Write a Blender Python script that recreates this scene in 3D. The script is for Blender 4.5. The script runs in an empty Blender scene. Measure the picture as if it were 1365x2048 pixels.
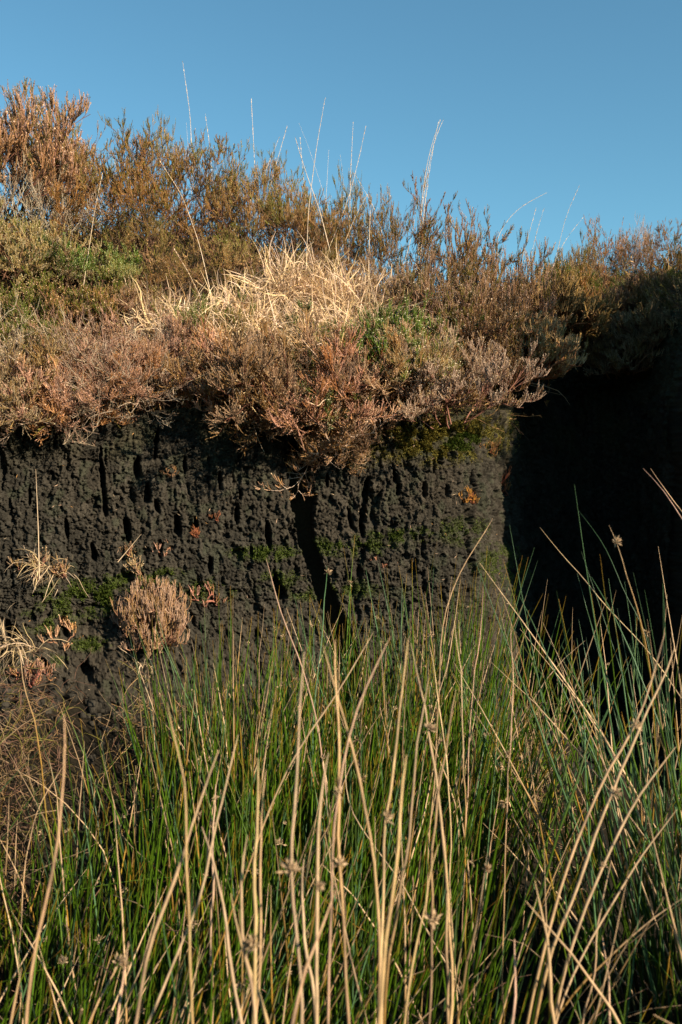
import bpy, math
import numpy as np
from mathutils import Vector, Matrix

# ------------------------------------------------------------------ camera, sky, sun, exposure
sc = bpy.context.scene
COL = sc.collection
CAM_Z = 0.85
PITCH = math.radians(-1.5)
FPX = 1991.0                                   # focal length in pixels of the 1365x2048 photograph
cam_d = bpy.data.cameras.new('camera')
cam = bpy.data.objects.new('camera', cam_d)
COL.objects.link(cam)
cam.location = (0, 0, CAM_Z)
cam.rotation_euler = (math.radians(90) + PITCH, 0, 0)
cam_d.sensor_fit = 'VERTICAL'
cam_d.sensor_height = 36.0
cam_d.lens = 35.0
cam_d.clip_start = 0.05
cam_d.clip_end = 2000.0
cam_d.dof.use_dof = True
cam_d.dof.focus_distance = 2.35
cam_d.dof.aperture_fstop = 11.0
sc.camera = cam
sc.render.resolution_x, sc.render.resolution_y = 682, 1024

SUN_AZ, SUN_EL = math.radians(50), math.radians(27)   # sun behind the camera, to the right
w = bpy.data.worlds.new("World")
sc.world = w
w.use_nodes = True
nt = w.node_tree
sky = nt.nodes.new('ShaderNodeTexSky')
sky.sky_type = 'NISHITA'
sky.sun_disc = False
sky.sun_elevation = SUN_EL
sky.sun_rotation = math.pi - SUN_AZ
sky.altitude = 300
sky.air_density = 1.0
sky.dust_density = 0.2
sky.ozone_density = 3.0
tone = nt.nodes.new('ShaderNodeMix'); tone.data_type = 'RGBA'; tone.blend_type = 'MULTIPLY'; tone.inputs[0].default_value = 1
tone.inputs[7].default_value = (.76, 1.13, 1.02, 1)          # the slightly teal winter sky of the place
nt.links.new(sky.outputs[0], tone.inputs[6]); nt.links.new(tone.outputs[2], nt.nodes['Background'].inputs[0])
nt.nodes['Background'].inputs[1].default_value = 0.084
sd = bpy.data.lights.new('sun', 'SUN')
sd.energy = 5.0
sd.angle = math.radians(0.5)
sd.color = (1.0, 0.88, 0.70)
sun = bpy.data.objects.new('sun', sd)
COL.objects.link(sun)
to_sun = Vector((math.sin(SUN_AZ) * math.cos(SUN_EL), -math.cos(SUN_AZ) * math.cos(SUN_EL), math.sin(SUN_EL)))
sun.rotation_euler = to_sun.to_track_quat('Z', 'Y').to_euler()
sun.location = to_sun * 30
sc.view_settings.view_transform = 'Standard'
sc.view_settings.look = 'None'
sc.view_settings.exposure = 0.85
sc.view_settings.gamma = 1.0
sc.view_settings.use_curve_mapping = False
sc.cycles.max_bounces = 4
sc.cycles.diffuse_bounces = 2
sc.cycles.glossy_bounces = 1
sc.cycles.transmission_bounces = 2

RNG = np.random.default_rng(11)
CP, SP = math.cos(PITCH), math.sin(PITCH)

def unproj(px, py, Y):
    """photo pixel -> world point at distance Y in front of the camera"""
    a = (np.asarray(px, float) - 682.5) / FPX
    b = -(np.asarray(py, float) - 1024) / FPX
    dx, dy, dz = a, CP - b * SP, SP + b * CP
    t = Y / dy
    return np.stack(np.broadcast_arrays(dx * t, dy * t, dz * t + CAM_Z), -1)

def proj(P):
    P = np.asarray(P, float)
    x, y, z = P[..., 0], P[..., 1], P[..., 2] - CAM_Z
    f = y * CP + z * SP
    u = -y * SP + z * CP
    return 682.5 + FPX * x / f, 1024 - FPX * u / f

# ------------------------------------------------------------------ noise
def h2(ix, iy, seed):
    ix = ix.astype(np.int64); iy = iy.astype(np.int64)
    n = (ix * 374761393 + iy * 668265263 + seed * 974634777) & 0xffffffff
    n = ((n ^ (n >> 13)) * 1274126177) & 0xffffffff
    n = ((n ^ (n >> 16)) * 2246822519) & 0xffffffff
    n = n ^ (n >> 15)
    return (n & 0xffffff) / float(0x1000000)

def vnoise(x, y, seed=0):
    ix, iy = np.floor(x), np.floor(y)
    fx, fy = x - ix, y - iy
    fx = fx * fx * (3 - 2 * fx); fy = fy * fy * (3 - 2 * fy)
    a, b = h2(ix, iy, seed), h2(ix + 1, iy, seed)
    c, d = h2(ix, iy + 1, seed), h2(ix + 1, iy + 1, seed)
    return (a + (b - a) * fx) * (1 - fy) + (c + (d - c) * fx) * fy

def fbm(x, y, seed=0, octv=4):
    s, a, t = 0, 0.5, 0
    for k in range(octv):
        s = s + a * vnoise(x * 2 ** k, y * 2 ** k, seed + k * 17)
        t += a; a *= 0.5
    return s / t

def worley(x, y, seed=0):
    ix, iy = np.floor(x), np.floor(y)
    F1 = np.full(x.shape, 9.0); F2 = np.full(x.shape, 9.0); ID = np.zeros(x.shape)
    for dx in (-1, 0, 1):
        for dy in (-1, 0, 1):
            cx, cy = ix + dx, iy + dy
            px = cx + h2(cx, cy, seed); py = cy + h2(cx, cy, seed + 5)
            d = np.hypot(px - x, py - y)
            c = d < F1
            F2 = np.where(c, F1, np.minimum(F2, d))
            ID = np.where(c, h2(cx, cy, seed + 9), ID)
            F1 = np.where(c, d, F1)
    return F1, F2, ID

def sstep(a, b, x):
    t = np.clip((x - a) / (b - a), 0, 1)
    return t * t * (3 - 2 * t)

# ------------------------------------------------------------------ mesh collector
def unit(v):
    return v / np.maximum(np.linalg.norm(v, axis=-1, keepdims=True), 1e-9)

class Geo:
    def __init__(s):
        s.v, s.q, s.c, s.n = [], [], [], 0
    def add(s, V, Q, C):
        V = np.asarray(V, float).reshape(-1, 3)
        C = np.broadcast_to(np.asarray(C, float), (len(V), 3)) if np.ndim(C) == 1 else np.asarray(C, float).reshape(-1, 3)
        s.v.append(V); s.q.append(np.asarray(Q).reshape(-1, 4) + s.n); s.c.append(C); s.n += len(V)
    def tubes(s, P, R, C, sides=4):
        """P [N,K,3] paths, R [N,K] radii, C [N,K,3] or [3]"""
        N, K, _ = P.shape
        T = unit(np.gradient(P, axis=1))
        ref = np.where(np.abs(T[:, :1, 2:3]) > 0.8, np.array([1.0, 0.13, 0]), np.array([0, 0.1, 1.0]))
        A = unit(np.cross(T, np.broadcast_to(ref, T.shape))); B = np.cross(T, A)
        ang = np.arange(sides) * 2 * math.pi / sides
        V = P[:, :, None] + R[:, :, None, None] * (np.cos(ang)[:, None] * A[:, :, None] + np.sin(ang)[:, None] * B[:, :, None])
        i = np.arange(N)[:, None, None] * K * sides + np.arange(K - 1)[None, :, None] * sides
        j = np.arange(sides)[None, None, :]; jn = (j + 1) % sides
        Q = np.stack([i + j, i + jn, i + sides + jn, i + sides + j], -1)
        C = np.broadcast_to(np.asarray(C, float) if np.ndim(C) == 3 else np.asarray(C, float)[None, None], (N, K, 3))
        s.add(V, Q, np.repeat(C[:, :, None], sides, 2))
    def ribbons(s, P, W, C, up=None):
        N, K, _ = P.shape
        T = unit(np.gradient(P, axis=1))
        ref = unit(RNG.normal(size=(N, 1, 3))) if up is None else up
        A = unit(np.cross(T, np.broadcast_to(ref, T.shape)))
        V = np.stack([P - A * W[..., None], P + A * W[..., None]], 2)
        i = np.arange(N)[:, None] * K * 2 + np.arange(K - 1)[None] * 2
        Q = np.stack([i, i + 1, i + 3, i + 2], -1)
        C = np.broadcast_to(np.asarray(C, float) if np.ndim(C) == 3 else np.asarray(C, float)[None, None], (N, K, 3))
        s.add(V, Q, np.repeat(C[:, :, None], 2, 2))
    def leaves(s, P, D, W, C):
        """diamond leaflets: P base [M,3], D length vector, W half-width vector"""
        M = len(P)
        V = np.stack([P, P + D * .45 + W, P + D, P + D * .45 - W], 1)
        s.add(V, np.arange(M * 4).reshape(M, 4), np.repeat(C[:, None], 4, 1))
    def build(s, name, mat, parent=None, smooth=True, link=True):
        me = bpy.data.meshes.new(name)
        V = np.concatenate(s.v); Q = np.concatenate(s.q); C = np.concatenate(s.c)
        me.vertices.add(len(V)); me.vertices.foreach_set('co', V.astype(np.float32).ravel())
        me.loops.add(Q.size); me.loops.foreach_set('vertex_index', Q.astype(np.int32).ravel())
        me.polygons.add(len(Q)); me.polygons.foreach_set('loop_start', np.arange(0, Q.size, 4, dtype=np.int32))
        me.polygons.foreach_set('loop_total', np.full(len(Q), 4, dtype=np.int32))
        me.polygons.foreach_set('use_smooth', np.full(len(Q), smooth))
        ca = me.color_attributes.new('Col', 'FLOAT_COLOR', 'POINT')
        ca.data.foreach_set('color', np.concatenate([np.clip(C, 0, 1), np.ones((len(C), 1))], 1).astype(np.float32).ravel())
        me.materials.append(mat)
        me.update()
        o = bpy.data.objects.new(name, me)
        if link:
            COL.objects.link(o)
        if parent is not None:
            o.parent = parent
        return o

# ------------------------------------------------------------------ materials
def plant_mat(name, rough=0.6, trans=0.0, spec=0.3, noise=0.0):
    m = bpy.data.materials.new(name); m.use_nodes = True
    t = m.node_tree; L = t.links; b = t.nodes['Principled BSDF']
    a = t.nodes.new('ShaderNodeAttribute'); a.attribute_name = 'Col'
    oi = t.nodes.new('ShaderNodeObjectInfo')
    mx = t.nodes.new('ShaderNodeMix'); mx.data_type = 'RGBA'; mx.blend_type = 'MULTIPLY'; mx.inputs[0].default_value = 1
    L.new(a.outputs['Color'], mx.inputs[6]); L.new(oi.outputs['Color'], mx.inputs[7])
    col = mx.outputs[2]
    if noise:
        g = t.nodes.new('ShaderNodeNewGeometry')
        n = t.nodes.new('ShaderNodeTexNoise'); n.inputs['Scale'].default_value = 90; n.inputs['Detail'].default_value = 3
        L.new(g.outputs['Position'], n.inputs['Vector'])
        r = t.nodes.new('ShaderNodeMapRange'); r.inputs[3].default_value = 1 - noise; r.inputs[4].default_value = 1 + noise
        r.inputs[1].default_value = .3; r.inputs[2].default_value = .7
        L.new(n.outputs[0], r.inputs[0])
        m2 = t.nodes.new('ShaderNodeVectorMath'); m2.operation = 'SCALE'
        L.new(col, m2.inputs[0]); L.new(r.outputs[0], m2.inputs['Scale'])
        col = m2.outputs[0]
    L.new(col, b.inputs['Base Color'])
    b.inputs['Roughness'].default_value = rough
    b.inputs['Specular IOR Level'].default_value = spec
    if trans:
        tr = t.nodes.new('ShaderNodeBsdfTranslucent'); L.new(col, tr.inputs[0])
        ms = t.nodes.new('ShaderNodeMixShader'); ms.inputs[0].default_value = trans
        L.new(b.outputs[0], ms.inputs[1]); L.new(tr.outputs[0], ms.inputs[2])
        L.new(ms.outputs[0], t.nodes['Material Output'].inputs[0])
    return m

M_leaf = plant_mat('heather_leaf', .75, .12, .15)
M_wood = plant_mat('heather_wood', .8, 0, .15, .25)
M_rush = plant_mat('rush_green', .42, 0, .3, .12)
M_straw = plant_mat('rush_straw', .6, 0, .3, .22)
M_grass = plant_mat('dry_grass', .65, .15, .25)
M_moss = plant_mat('moss_green', .8, .1, .1)

def peat_mat():
    m = bpy.data.materials.new('peat'); m.use_nodes = True
    t = m.node_tree; L = t.links; b = t.nodes['Principled BSDF']
    a = t.nodes.new('ShaderNodeAttribute'); a.attribute_name = 'Col'
    g = t.nodes.new('ShaderNodeNewGeometry')
    n = t.nodes.new('ShaderNodeTexNoise'); n.inputs['Scale'].default_value = 160; n.inputs['Detail'].default_value = 6
    n.inputs['Roughness'].default_value = .7
    L.new(g.outputs['Position'], n.inputs['Vector'])
    r = t.nodes.new('ShaderNodeMapRange'); r.inputs[1].default_value = .3; r.inputs[2].default_value = .7
    r.inputs[3].default_value = .6; r.inputs[4].default_value = 1.4
    L.new(n.outputs[0], r.inputs[0])
    m2 = t.nodes.new('ShaderNodeVectorMath'); m2.operation = 'SCALE'
    L.new(a.outputs['Color'], m2.inputs[0]); L.new(r.outputs[0], m2.inputs['Scale'])
    L.new(m2.outputs[0], b.inputs['Base Color'])
    bp = t.nodes.new('ShaderNodeBump'); bp.inputs['Strength'].default_value = .9; bp.inputs['Distance'].default_value = .003
    n2 = t.nodes.new('ShaderNodeTexNoise'); n2.inputs['Scale'].default_value = 420; n2.inputs['Detail'].default_value = 4
    L.new(g.outputs['Position'], n2.inputs['Vector'])
    L.new(n2.outputs[0], bp.inputs['Height']); L.new(bp.outputs[0], b.inputs['Normal'])
    b.inputs['Roughness'].default_value = .85
    b.inputs['Specular IOR Level'].default_value = .1
    return m
M_peat = peat_mat()

def tag(o, label=None, cat=None, group=None, kind=None):
    if label: o['label'] = label
    if cat: o['category'] = cat
    if group: o['group'] = group
    if kind: o['kind'] = kind
    return o

def empty(name, loc=(0, 0, 0)):
    o = bpy.data.objects.new(name, None)
    o.empty_display_size = .05
    COL.objects.link(o)
    o.location = loc
    return o

# ------------------------------------------------------------------ the peat bank: plan curve, face, top
CTRL = np.array([(-9, 2.9), (-6, 2.5), (-3, 2.25), (-1.6, 2.1), (-.8, 2.22), (-.2, 2.36), (.16, 2.4), (.31, 2.45), (.41, 2.56), (.47, 2.74), (.51, 2.92), (.58, 3.1),
                 (.76, 3.22), (.9, 3.1), (.92, 2.8), (.92, 2.5), (.99, 2.2), (1.15, 2.0), (1.5, 1.85), (3, 1.8), (6, 2.2), (9, 2.6)])
def catmull(P, n=40):
    out = []
    P = np.vstack([2 * P[0] - P[1], P, 2 * P[-1] - P[-2]])
    for i in range(1, len(P) - 2):
        t = np.linspace(0, 1, n, endpoint=False)[:, None]
        a, b, c, d = P[i - 1], P[i], P[i + 1], P[i + 2]
        out.append(.5 * (2 * b + (c - a) * t + (2 * a - 5 * b + 4 * c - d) * t ** 2 + (3 * b - a - 3 * c + d) * t ** 3))
    return np.vstack(out + [P[-2][None]])
CUR = catmull(CTRL)
SEG = np.hypot(*np.diff(CUR, axis=0).T)
ARC = np.concatenate([[0], np.cumsum(SEG)])
def curve(s):
    p = np.stack([np.interp(s, ARC, CUR[:, 0]), np.interp(s, ARC, CUR[:, 1])], -1)
    e = .03
    q = np.stack([np.interp(s + e, ARC, CUR[:, 0]) - np.interp(s - e, ARC, CUR[:, 0]), np.interp(s + e, ARC, CUR[:, 1]) - np.interp(s - e, ARC, CUR[:, 1])], -1)
    q = unit(q)
    return p, np.stack([q[..., 1], -q[..., 0]], -1)     # outward = towards the camera on the front run
def s_of(x, y):
    return ARC[np.argmin((CUR[:, 0] - x) ** 2 + (CUR[:, 1] - y) ** 2)]
S_A, S_B = s_of(-1.25, 2.15), s_of(.92, 2.75)

def lip(x, y):
    """height of the peat's upper edge"""
    z = np.interp(x, [-2, -.8, -.6, -.3, 0, .3, .45, .6, .9, 1.1, 2], [1.0, .985, .99, 1.045, 1.03, 1.02, 1.05, 1.25, 1.32, 1.30, 1.2])
    return z + .06 * sstep(2.6, 3.1, y)
def ground_z(x, y):
    """the wet floor in front of the bank"""
    g = .02 + .22 * sstep(1.2, 2.1, y) * (1 - .5 * sstep(.3, .9, x))
    g = g + .16 * sstep(-.15, -.7, x) * sstep(1.3, 1.95, y)
    return g + .04 * (fbm(x * 2.3 + 7, y * 2.3 + 3, 5) - .5) + .05 * (fbm(x * 11, y * 11, 6, 3) - .5)

sv = np.concatenate([np.linspace(0, S_A, 160, endpoint=False), np.arange(S_A, S_B, .0021), np.linspace(S_B, ARC[-1], 170)])
vv = np.concatenate([np.linspace(-.12, .32, 130, endpoint=False), np.linspace(.32, 1.0, 300, endpoint=False), np.linspace(1.0, 1.12, 18)])
# v: 0 foot .. 1 lip .. >1 goes back under the heather
Sg, Vg = np.meshgrid(sv, vv, indexing='ij')
Pc, Nc = curve(Sg)
xc, yc = Pc[..., 0], Pc[..., 1]
zl = lip(xc, yc)
zf = ground_z(xc, yc) - .02
Zg = zf + (zl - zf) * np.minimum(Vg, 1.0)
hgt = (zl - Zg)
OFF = -.02 + .02 * sstep(.0, .3, hgt) + .30 * sstep(.42, 1.0, hgt) * sstep(.1, -.6, xc) + .10 * sstep(.42, .9, hgt) * sstep(.35, .1, xc)
OFF += .03 * sstep(.25, .75, hgt) * sstep(.22, .38, xc) * sstep(3.05, 2.7, yc) * (xc < .6)
back = np.maximum(Vg - 1.0, 0)
OFF = OFF - back * 2.2
Zg = Zg + back * .5
base = np.stack([xc + Nc[..., 0] * OFF, yc + Nc[..., 1] * OFF, Zg], -1)
bpx, bpy_ = proj(base)
front = (Sg > S_A - .1) & (Sg < s_of(.5, 2.85))
# domain-warped lumps, stretched upright
corner = sstep(.25, .4, xc) * (xc < .62)
wx = Sg + .0022 * (vnoise(Sg * 420, Zg * 300, 88) - .5) * 2 + .012 * (fbm(Sg * 22, Zg * 14, 3) - .5) * 2 + .009 * (vnoise(Sg * 140, Zg * 90, 8) - .5)
wz = Zg + .010 * (vnoise(Sg * 120, Zg * 110, 89) - .5) + .02 * (fbm(Sg * 20 + 9, Zg * 20, 4) - .5) * 2
low = sstep(1145, 1230, bpy_ + 40 * (fbm(Sg * 9, Zg * 9, 6) - .5))      # lower down the lumps are round
stretch = 1 - .35 * low
F1, F2, ida = worley(wx / .026, wz / (.080 * stretch), 21)
a1 = np.clip((F2 - F1) * 2.2, 0, 1)
G1, G2, idb = worley(wx / .0098, wz / (.0240 * stretch), 33)
a2 = np.clip((G2 - G1) * 2.0, 0, 1)
H1, H2, idc = worley((wx + .003 * vnoise(Sg * 300, Zg * 300, 2)) / .0058, wz / .0078, 44)
D = .006 * (np.sqrt(a1) - .6) + .006 * (ida - .5)
D += .0080 * (np.sqrt(a2) - .6) + .0065 * (idb - .5)
D += .0042 * (1 - H1 * 1.3) + .0048 * (idc - .5)
D += .09 * corner * (fbm(Sg * 8, Zg * 6, 97, 3) - .5)
D += .035 * (fbm(Sg * 3.2, Zg * 2.0, 12) - .5) + .012 * (fbm(Sg * 11, Zg * 6, 14, 3) - .5) * (1 + low)
# slits: narrow upright openings
sl = fbm(wx * 34, wz * 11, 51, 3)
D -= .018 * sstep(.64, .76, sl) * (1 - .6 * low)
sl2 = fbm(wx * 60, wz * 20, 57, 2)
D -= .010 * sstep(.62, .76, sl2)
dark = np.zeros_like(D)
# the main crack and the holes seen in the photograph
cy = [870, 930, 1000, 1060, 1100, 1150, 1200, 1240, 1300]
cc = np.interp(bpy_, cy, [600, 603, 606, 611, 620, 637, 656, 670, 690]) + 9 * (fbm(Sg * 60, Zg * 60, 71, 3) - .5) + 7 * (vnoise(Sg * 230, Zg * 170, 72) - .5)
cw = np.interp(bpy_, cy, [15, 24, 21, 14, 15, 15, 17, 20, 22]) + 8 * (fbm(Sg * 90 + 5, Zg * 45, 73, 2) - .5)
m = (1 - sstep(.8, 1.25, np.abs(bpx - cc) / cw)) * sstep(862, 890, bpy_) * front
D -= .40 * m; dark = np.maximum(dark, m)
for (x0, y0, rx, ry, sl_) in [(207, 975, 7, 68, .08), (275, 936, 10, 20, .1), (294, 987, 9, 23, 0), (255, 1058, 9, 26, .1), (355, 1054, 10, 26, .1), (314, 1014, 7, 12, .2),
                              (313, 888, 5, 32, -.1), (731, 1000, 9, 52, -.12), (724, 1050, 7, 26, .1), (792, 952, 8, 17, .1), (798, 978, 6, 12, 0), (849, 980, 7, 16, 0), (897, 982, 6, 11, 0), (474, 1028, 7, 17, 0),
                              (481, 989, 4, 12, 0), (537, 1072, 8, 26, .1), (700, 1035, 5, 20, .2), (134, 1062, 6, 22, .1), (251, 1050, 6, 20, 0), (392, 1052, 6, 20, .1), (440, 960, 5, 18, 0), (420, 1130, 7, 14, 0),
                              (560, 1180, 14, 22, .3), (130, 1250, 10, 22, .2), (20, 1260, 16, 22, .2), (175, 1350, 16, 26, .2), (188, 1105, 8, 20, .1), (60, 990, 5, 18, 0), (370, 930, 4, 16, 0), (655, 960, 4, 14, 0), (945, 960, 5, 16, 0), (868, 930, 4, 14, 0), (320, 1100, 6, 18, 0), (90, 1330, 12, 16, .3)]:
    dd = np.hypot((bpx - x0 - sl_ * (bpy_ - y0)) / (rx * .72), (bpy_ - y0) / ry) + 1.1 * (fbm(Sg * 110, Zg * 70, 81, 3) - .5)
    m = (1 - sstep(.6, 1.2, dd)) * front
    D -= .045 * m; dark = np.maximum(dark, m)
D = np.where(back > 0, D * .3, D)
fine = (Sg > S_A - .05) & (Sg < S_B)
D = np.where(fine, D, .6 * D + .05 * (fbm(Sg * 3.2, Zg * 2.0, 12) - .5) + .03 * (fbm(Sg * 9, Zg * 7, 91) - .5))
Zd = np.minimum(np.maximum(D, -.45), .05)
face = np.stack([base[..., 0] + Nc[..., 0] * Zd, base[..., 1] + Nc[..., 1] * Zd, base[..., 2]], -1)

# colour: dark peat, greener and browner patches, moss
MOSS = [(205, 1192, 95, 26, 1, 0), (530, 1107, 55, 12, .9, 0), (700, 1092, 70, 16, .8, 0), (810, 1070, 60, 12, .8, 0), (850, 866, 130, 44, 1, 1), (705, 868, 70, 44, .9, 1), (900, 876, 75, 30, .9, 0), (930, 1062, 45, 22, .5, 0), (185, 1288, 34, 12, 1, 0),
        (100, 1240, 45, 22, .6, 0), (285, 1160, 62, 14, .9, 0), (500, 830, 60, 22, .7, 1), (150, 1210, 60, 22, .6, 0), (40, 1410, 40, 16, .7, 0), (945, 880, 60, 22, .5, 1), (100, 1320, 30, 10, .5, 0), (1000, 1130, 40, 30, .5, 0), (420, 1180, 50, 18, .5, 0), (330, 1145, 30, 8, .8, 0),
        (560, 1160, 40, 16, .5, 0), (610, 1190, 30, 10, .5, 0), (700, 1180, 50, 14, .5, 0), (350, 800, 40, 18, .4, 1)]
g_m = np.zeros_like(D); y_m = np.zeros_like(D)
mn = fbm(Sg * 55, Zg * 55, 61, 4)
for (x0, y0, rx, ry, st, yel) in MOSS:
    dd = np.hypot((bpx - x0) / (rx * 1.25), (bpy_ - y0) / (ry * 1.35))
    mk = np.clip((1.25 - dd), 0, 1) * st * front * sstep(.38, .56, mn)
    if yel: y_m = np.maximum(y_m, mk)
    else: g_m = np.maximum(g_m, mk)
big = fbm(Sg * 6, Zg * 6, 65, 3)[..., None]
pc = np.array([.037, .033, .025]) * (1 - big) + np.array([.052, .041, .028]) * big
pc = pc * (.72 + .5 * idb[..., None]) * (.8 + .3 * ida[..., None])
upb = (sstep(960, 850, bpy_) * sstep(.35, .6, fbm(Sg * 14, Zg * 14, 66, 3)))[..., None]
pc = pc * (1 - .5 * upb) + np.array([.06, .054, .024]) * .5 * upb
grn = sstep(.58, .72, fbm(Sg * 40, Zg * 30, 67, 3))[..., None] * .35
pc = pc * (1 - grn) + np.array([.042, .05, .027]) * grn
pc = pc * (1 - g_m[..., None] * .8) + np.array([.075, .10, .018]) * g_m[..., None] * .8
pc = pc * (1 - y_m[..., None] * .8) + np.array([.13, .11, .02]) * y_m[..., None] * .8
g = Geo()
nS, nV = Sg.shape
ii = np.arange(nS - 1)[:, None] * nV + np.arange(nV - 1)[None]
g.add(face, np.stack([ii, ii + nV, ii + nV + 1, ii + 1], -1), pc.reshape(-1, 3))
bank = g.build('peat_bank', M_peat, smooth=True)
tag(bank, kind='structure')

# points on the face that a photo pixel hits (to root plants on)
fpx, fpy = proj(face)
vis = front & (Vg < 1.0)
vp = face[vis]; vx, vy = fpx[vis], fpy[vis]; vn = Nc[vis]; vg, vye = g_m[vis], y_m[vis]
def on_face(px, py):
    k = np.argmin((vx - px) ** 2 + (vy - py) ** 2 + (vp[:, 1] > 2.7) * 500)
    return vp[k].copy(), np.array([vn[k][0], vn[k][1], 0])

# inward distance from the plan curve (positive inside the bank)
CF, NF = curve(ARC[::4])
def inward(x, y):
    x = np.asarray(x, float); y = np.asarray(y, float)
    sh = x.shape; x = x.ravel(); y = y.ravel()
    out = np.empty(len(x))
    for a in range(0, len(x), 20000):
        dx = x[a:a + 20000, None] - CF[None, :, 0]; dy = y[a:a + 20000, None] - CF[None, :, 1]
        d2 = dx * dx + dy * dy
        k = d2.argmin(1); r = np.arange(len(k))
        sg = -(dx[r, k] * NF[k, 0] + dy[r, k] * NF[k, 1])
        out[a:a + 20000] = np.sqrt(d2[r, k]) * np.sign(sg)
    return out.reshape(sh)
def top_z(x, y, d=None):
    x = np.asarray(x, float); y = np.asarray(y, float)
    if d is None: d = inward(x, y)
    rise = np.interp(x, [-1.5, -.5, -.2, .1, .4, .8, 2], [.60, .55, .46, .38, .36, .30, .35])
    z = lip(x, np.minimum(y, 3.1)) - .02 + rise * sstep(-.08, .68, d) + .03 * (fbm(x * 4, y * 4, 31) - .5)
    return z
gx = np.concatenate([np.linspace(-60, -2, 60, endpoint=False), np.arange(-2, 2, .03), np.linspace(2, 60, 60)])
gy = np.concatenate([np.arange(1.75, 4.6, .03), np.linspace(4.6, 120, 70)])
X, Y = np.meshgrid(gx, gy, indexing='ij')
dI = inward(X, Y)
edge = np.abs(X) > 8.9
dI = np.where(edge, Y - 2.9, dI)
Z = np.where(dI > .075, top_z(X, Y, dI), -.4)
Z = Z - .35 * sstep(6, 40, Y)
g = Geo()
nX, nY = X.shape
ii = np.arange(nX - 1)[:, None] * nY + np.arange(nY - 1)[None]
cN = fbm(X * 3, Y * 3, 77)[..., None]
g.add(np.stack([X, Y, Z], -1), np.stack([ii, ii + nY, ii + nY + 1, ii + 1], -1), (np.array([.035, .024, .014]) * (1 - cN) + np.array([.06, .045, .02]) * cN).reshape(-1, 3))
tag(g.build('moor_ground', M_peat), kind='structure')

gx = np.concatenate([np.linspace(-150, -2, 50, endpoint=False), np.arange(-2, 2, .04), np.linspace(2, 150, 50)])
gy = np.concatenate([np.linspace(-150, -1, 50, endpoint=False), np.arange(-1, 3.6, .04), np.linspace(3.6, 160, 40)])
X, Y = np.meshgrid(gx, gy, indexing='ij')
g = Geo(); nX, nY = X.shape
ii = np.arange(nX - 1)[:, None] * nY + np.arange(nY - 1)[None]
cN = fbm(X * 6, Y * 6, 78)[..., None]
g.add(np.stack([X, Y, ground_z(X, Y)], -1), np.stack([ii, ii + nY, ii + nY + 1, ii + 1], -1), (np.array([.013, .010, .007]) * (1 - cN) + np.array([.026, .020, .011]) * cN).reshape(-1, 3))
tag(g.build('ground', M_peat), kind='structure')

# unseen bank added behind the camera to block low skylight
gx = np.linspace(-14, 14, 260); gt = np.linspace(0, 1, 60)
X, T = np.meshgrid(gx, gt, indexing='ij')
pf = np.array([(-1.55, -.1), (-1.75, .35), (-1.85, 1.25), (-2.0, 1.42), (-2.6, 1.75), (-4.5, 1.95), (-9, 2.0), (-14, 1.6), (-16, -.3)])
tt = np.linspace(0, 1, len(pf))
Yb = np.interp(T, tt, pf[:, 0]) + .35 * (fbm(X * .9, T * 0, 19) - .5) + .06 * (fbm(X * 9, T * 30, 18) - .5) - .04 * X * (X > 0)
Zb = np.interp(T, tt, pf[:, 1]) + .12 * (fbm(X * 2, T * 8, 20) - .5) * (T > .3) - np.where(np.abs(X) > 12, (np.abs(X) - 12) * 1.2, 0)
g = Geo(); nX, nY = X.shape
ii = np.arange(nX - 1)[:, None] * nY + np.arange(nY - 1)[None]
g.add(np.stack([X, Yb, Zb], -1), np.stack([ii, ii + nY, ii + nY + 1, ii + 1], -1), np.array([.04, .03, .02]))
tag(g.build('sky_block_bank', M_peat), kind='structure')

# ------------------------------------------------------------------ growth helpers
def grow(start, d, length, K, wander, trop, rng):
    N = len(start)
    P = np.empty((N, K, 3)); P[:, 0] = start
    d = unit(d); st = (length / (K - 1))[:, None]
    trop = np.asarray(trop, float)
    w_ = rng.normal(size=(N, 3)) * wander
    for k in range(1, K):
        w_ = .5 * w_ + rng.normal(size=(N, 3)) * wander
        d = unit(d + w_ + trop / (K - 1))
        P[:, k] = P[:, k - 1] + d * st
    return P
def spawn(P, n, t0, t1, rng):
    """n children per path: start points and parent directions"""
    N, K, _ = P.shape
    t = rng.uniform(t0, t1, size=(N, n)) * (K - 1)
    i = np.minimum(t.astype(int), K - 2); f = (t - i)[..., None]
    r = np.arange(N)[:, None]
    a, b = P[r, i], P[r, i + 1]
    return (a + (b - a) * f).reshape(-1, 3), unit(b - a).reshape(-1, 3)

BROWN, RUST, PINK = np.array([.50, .295, .125]), np.array([.44, .225, .075]), np.array([.58, .37, .235])
OLIVE, GREEN, BUFF = np.array([.25, .20, .04]), np.array([.12, .17, .018]), np.array([.72, .53, .34])
GREYG = np.array([.22, .21, .11])
W_RED, W_PALE, W_DARK = np.array([.20, .10, .06]), np.array([.50, .37, .26]), np.array([.12, .075, .045])
STRAW = np.array([.74, .53, .33])

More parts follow.
